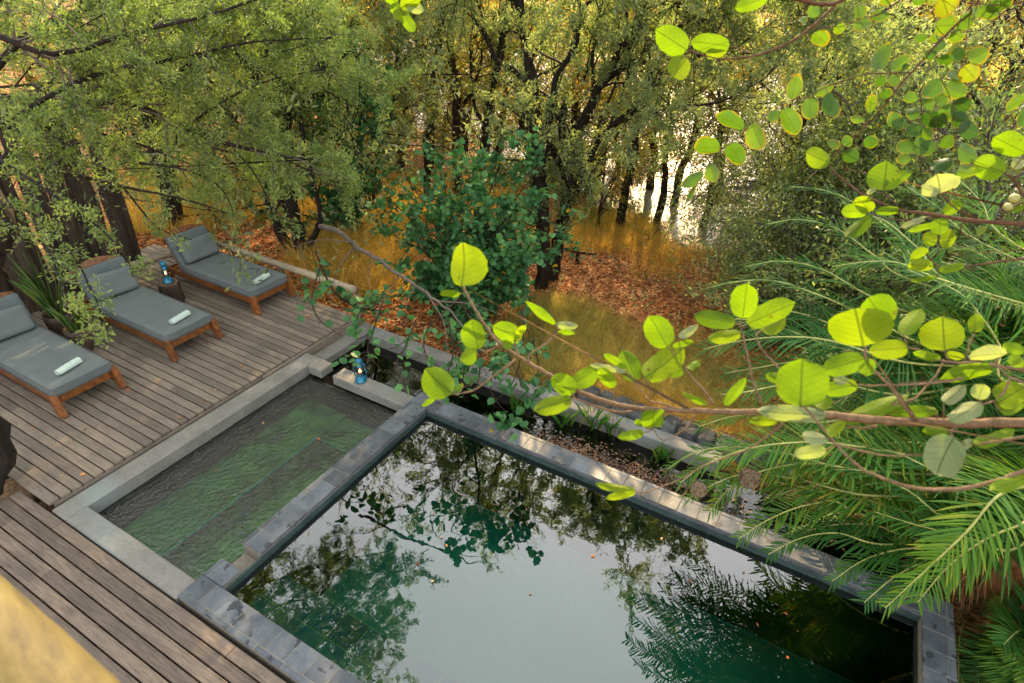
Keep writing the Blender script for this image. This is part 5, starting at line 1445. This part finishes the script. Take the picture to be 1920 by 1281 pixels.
STEM2 = [
    (Z7, '375,320 450,400 560,490 650,560 780,620 950,680 1100,700 1300,730 1500,760 1900,790 2500,820', .0025, .009, 1.75, 1.5), (Z7, '690,685 800,740 950,755 1200,730 1290,715', .0022, .0028, 1.68, 1.66), (Z7, '1260,550 1350,650 1450,710 1560,760', .0025, .0035, 1.6, 1.6),
    (Z7, '1740,385 1830,450 1905,575 2050,700', .003, .005, 1.5, 1.5), (Z7, '1700,765 1760,690 1890,615', .003, .002, 1.55, 1.52), (Z7, '1425,770 1410,830 1440,880 1490,890', .003, .002, 1.6, 1.6), (Z7, '1160,1035 1240,1110 1420,1115 1600,1095 1900,1050 2300,960', .002, .004, 1.5, 1.4),
    (Z7, '1290,720 1240,900 1230,1050', .0015, .001, 1.62, 1.6), (Z7, '920,645 870,590 815,550', .003, .002, 1.64, 1.66), (Z7, '300,370 200,480 215,610', .0015, .001, 1.75, 1.75),
    (Z5, '1060,-20 960,20 860,15 770,-10', .006, .008, 1.5, 1.5), (Z5, '975,30 900,100 800,180 700,235 600,270 500,290 400,295 330,280 240,250', .0055, .0018, 1.5, 1.55), (Z5, '560,270 500,245 435,230', .002, .0015, 1.53, 1.54),
]
# slimmer oval leaves with yellow rims: twigs of another tree, upper right
ZIZ = read(Z5, '760,500,790,368,75,.55 850,490,850,597,85,.6 700,560,640,600,62,.5 715,545,790,672,95,.55 520,640,378,572,75,.5 560,620,610,748,100,.62 400,740,268,740,88,.5 450,715,510,822,95,.6 315,860,210,935,62,.45 350,820,380,912,76,.55 290,900,225,1025,24,.15 940,465,975,590,78,.3 '
           '880,465,970,435,52,.6 1180,360,1245,222,85,.4 1255,352,1350,280,62,.45 1310,348,1350,325,32,.1 1200,380,1205,432,50,.3 1270,375,1270,432,52,.4 1150,565,1160,470,50,.75 1125,600,1050,590,40,.55 1115,375,1080,385,30,.6 '
           '1500,395,1420,490,85,.35 1525,430,1630,470,95,.5 1560,510,1650,540,85,.05 1570,570,1650,620,80,.1 1585,640,1690,670,90,.12 1500,540,1570,590,80,.45 1410,520,1470,500,85,.4 1395,490,1315,490,55,.4 1400,560,1330,575,65,.4 1400,620,1335,670,80,.15 1380,730,1280,740,75,.5 1360,790,1280,800,55,.5 '
           '1400,730,1480,745,80,.3 1400,650,1450,700,70,.5 1500,700,1560,730,70,.35 1460,850,1560,790,75,.15 1590,740,1690,790,90,.5 1580,860,1670,870,75,.45 1290,640,1260,560,70,.45 1195,470,1255,480,50,.25 1480,520,1540,480,80,.55 1450,600,1530,620,80,.08 1430,560,1480,640,80,.12 '
           '1640,300,1745,250,95,.7 1620,330,1680,400,95,.85 1490,290,1560,320,55,.3 1600,210,1540,270,30,.98 1470,225,1530,225,60,.05 1480,260,1420,280,60,.3 1480,210,1450,180,45,.55 1440,185,1370,190,45,.4 1560,300,1620,240,70,.35 1545,390,1600,360,70,.5 1400,690,1400,780,70,.4 1330,600,1265,640,70,.2 '
           '1120,700,1190,720,65,.25 1010,720,1060,690,60,.35 1090,800,1020,760,75,.15 940,730,1000,710,60,.75') + \
      read(Z5, '1090,95,1130,150,85,.6 1210,50,1190,110,85,.6 1085,30,1120,85,60,.6 870,165,935,225,82,.6 890,80,850,30,60,.6 980,130,1010,165,60,.55 830,90,800,120,40,.6 1510,-10,1545,80,110,.95 1470,-20,1450,30,60,.9 1480,130,1590,125,100,.55 1600,90,1660,130,90,.55 1560,160,1620,190,70,.6 '
           '1650,80,1720,60,70,.6 1700,40,1790,80,80,.55 1750,10,1830,40,90,.4 1800,20,1860,-10,80,.45 1390,-30,1420,20,80,.5 1220,-20,1250,20,60,.6 1920,495,1825,545,62,.6 1930,540,1900,640,50,.5')
ZST = [
    (Z8, '1560,-180 1470,0 1380,120 1230,260 1090,400 1020,470 900,610 790,730 680,850 600,960 500,1080 340,1270', .0065, .003, 1.95, 2.1), (Z7, '690,0 600,110 480,210 380,300', .003, .0015, 2.1, 2.15),
    (Z5, '1355,365 1240,366 1130,372 1030,400 940,430 820,490 750,505 640,570 520,660 400,760 320,850 230,1010', .003, .001, 2.05, 2.2), (Z5, '1300,0 1220,60 1130,90 1040,120 950,135 870,138', .0035, .0015, 1.9, 1.95),
    (Z5, '1660,0 1640,150 1620,280 1590,370 1540,400', .002, .001, 1.95, 2.0), (Z5, '1500,380 1540,460 1570,560 1585,700 1590,800', .002, .001, 2.0, 2.0), (Z5, '1350,370 1400,480 1410,640 1400,760 1400,860', .002, .001, 2.05, 2.05),
    (Z5, '1590,10 1700,20 1780,25 1960,10', .002, .003, 1.9, 1.8), (Z5, '1600,165 1700,150 1760,110 1830,50 1900,-40', .0015, .003, 1.95, 1.85), (Z5, '1400,490 1440,560 1480,620 1500,720', .0015, .001, 2.02, 2.02), (Z5, '1100,380 1140,460 1150,560', .001, .001, 2.08, 2.08),
    (Z8, '500,1080 300,1140 190,1180', .0012, .0008, 2.1, 2.1),
]
def interp_depth(stems, u, v, dflt):
    best = None
    for (P, dd) in stems:
        q = ((P[:, 0] - u) ** 2 + (P[:, 1] - v) ** 2); i = int(q.argmin())
        if best is None or q[i] < best[0]: best = (q[i], dd[i])
    return best[1]
def build_branches(root, stems, lv, matw, matl, seed, extra=None, oval=False, leafname='leaves'):
    r = np.random.RandomState(seed); wood = MB(); lf = MB(); sl_ = []
    for (Z, pts, r0, r1, d0, d1) in stems:
        q = np.array([Z(*[float(a) for a in s.split(',')]) for s in pts.split()])
        dd = np.linspace(d0, d1, len(q))
        P = smooth_line([D(a, b, c) for (a, b), c in zip(q, dd)], 6)
        P = P + r.randn(*P.shape) * 0.0005
        R = 0.68 * np.linspace(r0, r1, len(P)) * (1 + 0.14 * np.sin(np.arange(len(P)) * 1.9) ** 8)
        tube(wood, P, R, 8, r.rand(), cap=True, lumpy=0.05, rs=r)
        uq = np.array([np.interp(np.linspace(0, 1, 60), np.linspace(0, 1, len(q)), q[:, k]) for k in range(2)]).T
        sl_.append((uq, np.linspace(d0, d1, 60)))
    for (Z, bx, by, tx, ty, w, tone) in lv:
        a = Z(bx, by); b = Z(tx, ty); sc = SCL[Z]
        d = interp_depth(sl_, *a, 1.3)
        tilt = r.randn() * 0.018
        B0 = D(a[0], a[1], d - 0.002); T0 = D(b[0], b[1], d + tilt)
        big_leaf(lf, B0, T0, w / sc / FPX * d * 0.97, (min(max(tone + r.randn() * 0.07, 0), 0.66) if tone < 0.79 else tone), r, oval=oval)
        # petiole to the nearest stem
        best = None
        for (uq, dq) in sl_:
            qd = (uq[:, 0] - a[0]) ** 2 + (uq[:, 1] - a[1]) ** 2; i = int(qd.argmin())
            if best is None or qd[i] < best[0]: best = (qd[i], uq[i], dq[i])
        if best[0] > 4 and best[0] < 70 ** 2:
            tube(wood, smooth_line([B0, D((a[0] + best[1][0]) / 2, (a[1] + best[1][1]) / 2 + 2, (d + best[2]) / 2), D(*best[1], best[2])], 3), .0012, 5, r.rand())
    if extra: extra(wood, lf, r)
    par(wood.build('branch', matw, smooth=True), root)
    par(lf.build(leafname, matl, smooth=True), root)
    return root
fig = empty('round_leaved_tree', (3.3, 1.6, -0.5), 'tree reaching in from the right with large lime green round leaves', 'tree')
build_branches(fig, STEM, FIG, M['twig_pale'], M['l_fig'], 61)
fig2m = MB()
def fruits(wood, lf, r): pass
build_branches(fig, STEM2, FIG2, M['twig'], M['l_fig'], 62)
mb = MB()
for (x, y, rad) in ((1825, 590, 38), (1775, 655, 32)):
    a = Z7(x, y); c = D(a[0], a[1], 1.52); rr = rad / 4.133 / FPX * 1.52
    lathe(mb, np.array([(0, -1), (.5, -.87), (.87, -.5), (1, 0), (.87, .5), (.5, .87), (.12, 1.0), (0, 1.1)]) * rr, 14, TM(tuple(c), 0.4, 0.3))
par(mb.build('fruit', plain_mat('fig_skin', (0.30, 0.30, 0.09), 0.5, nz=0.25), smooth=True), fig)
# trunk and upper limbs stand outside the frame on the right
mb = MB(); r_ = np.random.RandomState(7)
tr_ = smooth_line([(3.4, 1.5, -0.6), (3.3, 1.6, 1.2), (3.1, 1.7, 3.0), (2.9, 1.8, 4.6), (2.9, 1.9, 6.2)], 6)
tube(mb, tr_, np.linspace(0.13, 0.06, len(tr_)), 12, cap=True, lumpy=0.05, rs=r_)
endm = D(*Z4(2400, 170), 1.12)
tube(mb, smooth_line([endm, endm * .5 + np.array([2.95, 1.75, 4.2]) * .5 + [0, 0, .1], (3.05, 1.72, 3.6)], 6), np.linspace(.0135, .03, 13), 8)
e2 = D(*Z7(2500, 820), 1.5); tube(mb, smooth_line([e2, e2 * .5 + np.array([2.9, 1.8, 4.8]) * .5, (2.95, 1.8, 4.4)], 6), np.linspace(.009, .02, 13), 8)
e3 = D(*Z5(1060, -20), 1.5); tube(mb, smooth_line([e3, e3 * .5 + np.array([2.9, 1.9, 6.0]) * .5 + [0, 0, .3], (2.9, 1.9, 5.8)], 8), np.linspace(.006, .025, 17), 8)
e4 = D(*Z4(2300, 400), 1.0); tube(mb, smooth_line([e4, e4 * .5 + np.array([3.1, 1.7, 3.2]) * .5, (3.15, 1.68, 2.9)], 8), np.linspace(.0055, .02, 17), 8)
par(mb.build('trunk', M['twig_pale'], smooth=True), fig)
ziz = empty('oval_leaved_tree', (3.9, 2.4, -0.5), 'slender twigs of yellow rimmed oval leaves hanging at upper right', 'tree')
build_branches(ziz, ZST, ZIZ, M['twig'], M['l_zizi'], 63, oval=True)
mb = MB()
t_ = smooth_line([(3.9, 2.4, -0.6), (3.7, 2.4, 2.5), (3.3, 2.3, 5.2), (2.2, 2.2, 6.6), (1.3, 2.0, 6.9)], 8)
tube(mb, t_, np.linspace(.09, .03, len(t_)), 9)
for (Z, x, y, d) in ((Z8, 1560, -180, 1.95), (Z5, 1300, 0, 1.9), (Z5, 1660, 0, 1.95), (Z5, 1960, 10, 1.8), (Z5, 1900, -40, 1.85)):
    e = D(*Z(x, y), d); tube(mb, smooth_line([e, e + [0.25, .1, .6], (2.0, 2.15, 6.65)], 6), np.linspace(.004, .012, 13), 6)
par(mb.build('trunk', M['twig'], smooth=True), ziz)
# small sprig in the top centre
spr = empty('hanging_sprig', tuple(D(740, -10, 2.2)), 'small sprig of bright leaves dangling at the top centre edge', 'twig')
ZZ = Zf(0, 0, 1.0); SCL[ZZ] = 1.0
build_branches(spr, [(ZZ, '700,-160 725,-60 742,0 752,22', .003, .0012, 2.2, 2.2)],
               read(ZZ, '745,5,722,-12,24,.6 752,18,730,12,20,.55 752,15,790,-5,26,.66 752,22,768,18,20,.6 755,25,778,60,22,.45 750,20,742,38,18,.6 760,8,795,20,22,.85'), M['twig'], M['l_fig'], 64)

# ---- 6. grass, litter, reeds -----------------------------------------------------------
def grass(name, label, area, n, L, W, mat, seed, lean=0.5, clump=0.25, cat='grass', dens=None, z=None, kind='stuff', varc=.5):
    """area: function(rs, n) -> xy arrays"""
    r = np.random.RandomState(seed)
    nc = max(1, n // 28)
    c = area(r, nc)
    if z is None: cz = gz(c[:, 0], c[:, 1])
    else: cz = np.full(nc, z)
    idx = r.randint(0, nc, n)
    cl = r.rand(nc) * 0.5 + 0.25; clen = 0.6 + 0.8 * r.rand(nc)
    p = np.c_[c[idx] + r.randn(n, 2) * clump * 0.4, np.zeros(n)]
    p[:, 2] = (gz(p[:, 0], p[:, 1]) if z is None else cz[idx]) - 0.01
    out_ = nrm(np.c_[p[:, :2] - c[idx], np.zeros(n)] + 1e-6)
    d = nrm(np.array([0, 0, 1.0]) + out_ * lean * r.rand(n, 1) + np.c_[r.randn(n, 2) * lean * 0.5, np.zeros(n)])
    ll = L * clen[idx] * (0.5 + 0.8 * r.rand(n))
    d2 = nrm(d + out_ * lean * 0.9 + np.c_[r.randn(n, 2) * .35, -np.abs(r.randn(n)) * lean * .8])
    S = nrm(np.cross(d, r.randn(n, 3))); w = W * (0.6 + 0.8 * r.rand(n))[:, None]
    m1 = p + d * ll[:, None] * .55; tp = m1 + d2 * ll[:, None] * .45
    V = np.stack([p - S * w * .5, p + S * w * .5, m1 + S * w * .4, m1 - S * w * .4, tp], 1)
    b = np.arange(n)[:, None] * 5
    mb = MB(); var = np.clip(varc - 0.5 + cl[idx] + r.randn(n) * 0.2, 0, 1)
    mb.add(V.reshape(-1, 3), b + [[0, 1, 2, 3]], np.repeat(var, 5)); mb.F.append(b + [[3, 2, 4]]); mb.mi.append(np.zeros(n, int))
    return tag(mb.build(name, mat), label, cat, kind=kind)
def poly_area(quads):
    """list of (u0,v0,u1,v1,weight) boxes in the picture, dropped on the sloping ground"""
    def f(r, n):
        w = np.array([q[4] for q in quads], float); w /= w.sum()
        k = r.choice(len(quads), n, p=w); out = np.zeros((n, 2))
        for i_, kk in enumerate(k):
            u0, v0, u1, v1, _ = quads[kk]
            u = u0 + (u1 - u0) * r.rand(); v = v0 + (v1 - v0) * r.rand()
            z = -0.8
            for _it in range(6):
                P = WZ(u, v, z); z = max(float(gz(P[0], min(P[1], 60))), -1.6) if P[1] > 5.96 or P[0] > 1.9 else -0.4
            out[i_] = P[:2]
        return out
    return f
grass('dry_grass', 'tall tangled green and straw coloured grass behind the trough', poly_area([(960, 610, 1180, 740, 3), (1180, 640, 1330, 780, 1.3), (980, 575, 1120, 620, 1.0), (1330, 680, 1450, 800, 0.7)]), 26000, 0.36, 0.0048, M['grass_mix'], 71, 0.95, 0.55)
grass('dry_grass', 'short golden grass strip right behind the gabion stones', poly_area([(1120, 740, 1330, 800, 2), (1250, 790, 1420, 850, 1), (1060, 700, 1160, 740, 1)]), 14000, 0.32, 0.0045, M['grass_gold'], 72, 0.9, 0.3)
grass('riverside_grass', 'glowing golden grass tussocks along the river bank', poly_area([(1060, 400, 1250, 470, 3), (1200, 430, 1420, 490, 1.6), (1000, 420, 1070, 470, .8), (1380, 470, 1500, 560, 1), (1200, 490, 1260, 520, .15)]), 24000, 0.30, 0.007, M['grass_gold'], 73, 0.7, 0.55)
grass('riverside_grass', 'backlit yellow grass under the trees left of the shrub', poly_area([(600, 380, 760, 480, 3), (700, 330, 860, 420, 2), (400, 300, 620, 420, 2), (230, 330, 420, 440, 2), (560, 460, 700, 520, 1), (640, 470, 760, 560, 1), (850, 350, 980, 420, 1)]), 42000, 0.40, 0.009, M['grass_gold'], 74, 0.7, 0.5)
grass('reeds', 'sparse green reeds standing in the bright river shallows', poly_area([(1080, 350, 1400, 440, 1), (900, 300, 1080, 350, 1), (1400, 380, 1480, 440, 1)]), 5000, 0.6, 0.012, M['reed'], 75, 0.35, 0.9)
grass('reeds', 'belt of tall yellow reeds on the far river bank', lambda r, n: np.c_[r.rand(n) * 150 - 95, 50 + r.rand(n) * 46], 30000, 1.5, 0.10, M['grass_gold'], 76, 0.3, 5.0, z=-1.7)
grass('dry_grass', 'dark untidy grass at the lower right beside the pool end', lambda r, n: np.c_[2.0 + r.rand(n) * 1.8, 1.0 + r.rand(n) * 4.6], 9000, 0.35, 0.006, M['grass_mix'], 77, 0.9, 0.3, varc=.35)
# fallen leaves
def litter(name, label, area, n, L, mat, seed, z=None, up=0.02):
    r = np.random.RandomState(seed); c = area(r, n)
    zz = (gz(c[:, 0], c[:, 1]) if z is None else np.full(n, z)) + 0.008 + up * r.rand(n)
    d = nrm(np.c_[r.randn(n, 2), r.randn(n) * 0.18]); N = nrm(np.c_[r.randn(n, 2) * 0.35, np.ones(n)])
    mb = MB(); leaves(mb, np.c_[c, zz], d, N, L * (.5 + r.rand(n)), L * .62 * (.6 + .7 * r.rand(n)), r.rand(n), 'fold', 0.25)
    return tag(mb.build(name, mat), label, 'fallen leaves', kind='stuff')
litter('leaf_litter', 'carpet of orange brown fallen leaves on the forest floor', lambda r, n: np.c_[r.rand(n) * 17 - 13, 6.05 + 9.5 * r.rand(n) ** 1.25], 60000, 0.075, M['l_dry'], 81)
litter('fallen_leaves', 'few brown leaves scattered over the wooden deck', lambda r, n: np.c_[-9 + r.rand(n) * 3.1, 1.6 + r.rand(n) * 4.2], 46, 0.045, M['l_dry'], 82, 0.055, 0.004)
def debris(r, n):
    t = r.rand(n); return np.c_[-2.3 + 1.5 * t + r.randn(n) * 0.16, 5.05 + 0.10 * t + np.abs(r.randn(n)) * 0.16]
litter('floating_leaves', 'raft of brown leaves and debris floating in the trough', debris, 1700, 0.034, M['l_mulch'], 83, -0.268, 0.012)
litter('floating_leaves', 'dead leaves caught in the dark right end of the trough', lambda r, n: np.c_[-0.6 + r.rand(n) * 2.4, 5.0 + r.rand(n) * 0.7], 110, 0.05, M['l_mulch'], 84, -0.266, 0.01)
litter('floating_leaves', 'few small leaves drifting on the large pool', lambda r, n: np.c_[-3.4 + r.rand(n) * 4.8, 1.9 + r.rand(n) ** 0.6 * 2.65], 16, 0.035, M['l_dry'], 86, -0.079, 0.001)
litter('floating_leaves', 'few leaves drifting on the plunge pool', lambda r, n: np.c_[-5.4 + r.rand(n) * 1.4, 1.9 + r.rand(n) * 2.5], 7, 0.03, M['l_dry'], 87, -0.160, 0.001)
litter('leaf_litter', 'brown leaves lying beneath the palms', lambda r, n: np.c_[1.95 + r.rand(n) * 2.6, 1.0 + r.rand(n) * 6.5], 5000, 0.07, M['l_mulch'], 85)  # darker leaf colour stands in for the shade under the palms
# pond plants
def waterplant(loc, label, n, L, seed, mat):
    r = np.random.RandomState(seed); t = MB()
    for q in range(n):
        a = r.rand() * 6.28; lean = 0.15 + 0.5 * r.rand(); l = L * (.6 + .6 * r.rand())
        b = np.array([r.randn() * .05, r.randn() * .05, 0]); d = nrm([math.cos(a) * lean, math.sin(a) * lean, 1]); s = nrm(np.cross(d, [math.sin(a), -math.cos(a), .3])); w = 0.010 + .008 * r.rand()
        c = [b, b + d * l * .4, b + d * l * .75 + [math.cos(a) * .02, math.sin(a) * .02, 0], b + d * l + [math.cos(a) * .09 * lean, math.sin(a) * .09 * lean, -.05 * lean]]
        Vv = [c[0] - s * w * .6, c[0] + s * w * .6, c[1] - s * w, c[1] + s * w, c[2] - s * w * .8, c[2] + s * w * .8, c[3]]
        n0 = t.n; t.add(Vv, [[0, 1, 3, 2], [2, 3, 5, 4]], r.rand()); t.F.append(np.array([[4, 5, 6]]) + n0); t.mi.append(np.zeros(1, int))
    o = t.build('water_plant', mat); o.location = loc
    return tag(o, label, 'water plant')
for k, (u, v, n, L, lab) in enumerate([(1110, 800, 26, .38, 'tallest clump of green blades rising from the trough water'), (1060, 800, 12, .30, 'thin clump of blades at the left of the trough clumps'), (1150, 815, 16, .34, 'leaning green blades between the tall clump and the debris raft'),
                                       (1240, 860, 22, .22, 'sprawling clump of blades at the right end of the leaf raft'), (965, 770, 20, .26, 'dark clump at the trough edge under the trailing shrub')]):
    p = WZ(u, v, -0.27); waterplant((p[0], p[1], -0.275), lab, n, L, 200 + k, M['reed'])
# gabion: stones under wire netting along the outer side of the trough
gb = empty('gabion_row', (-1.4, 6.15, -0.1), 'row of dark stones wrapped in wire netting along the trough wall', 'gabion')
r_ = np.random.RandomState(21); x = -2.7; st = MB()
while x < 0.3:
    w = 0.16 + r_.rand() * 0.12
    for row in range(2):
        seed_ = int(r_.randint(1e6))
        rbox(st, (w, 0.17 + r_.rand() * .05, 0.16 + r_.rand() * .05), 0.05, 5, TM((x + w / 2, 6.06 + row * 0.17, -0.16 + r_.rand() * .04 - row * .03), r_.randn() * .2, r_.randn() * .2, r_.randn() * .2), 0.02, seed_, var=r_.rand())
    x += w * 1.02
par(st.build('stones', M['gabion']), gb)
wm = MB()
def wz(x, y):
    return -0.035 - 0.9 * max(0, abs(y - 6.14) - 0.13) ** 1.0 + 0.012 * math.sin(x * 17) 
for s_ in (-1, 1):
    for q in range(62):
        x0 = -2.75 + q * 0.05
        P = [(x0 + s_ * t * 0.26, 5.985 + t * 0.34, wz(x0 + t, 5.985 + t * 0.34)) for t in np.linspace(0, 1, 9)]
        tube(wm, np.array(P), 0.0026, 3)
par(wm.build('wire_netting', M['wire']), gb)
# little timber rail by the orange slope
bn = empty('timber_rail', tuple(WZ(1082, 505, -1.1)), 'tiny weathered timber rail standing on the orange leaf slope', 'rail')
c = WZ(1083, 500, -1.05)
mb = MB(); tube(mb, [WY(1052, 466, c[1] + .25), WY(1085, 474, c[1]), WY(1118, 478, c[1] + .1)], 0.02, 6, cap=True); par(mb.build('crossbar', M['bark_warm']), bn)
mb = MB(); tube(mb, [c - [0, 0, .25], WY(1083, 476, c[1])], 0.045, 6, cap=True); par(mb.build('post', M['bark_warm']), bn)
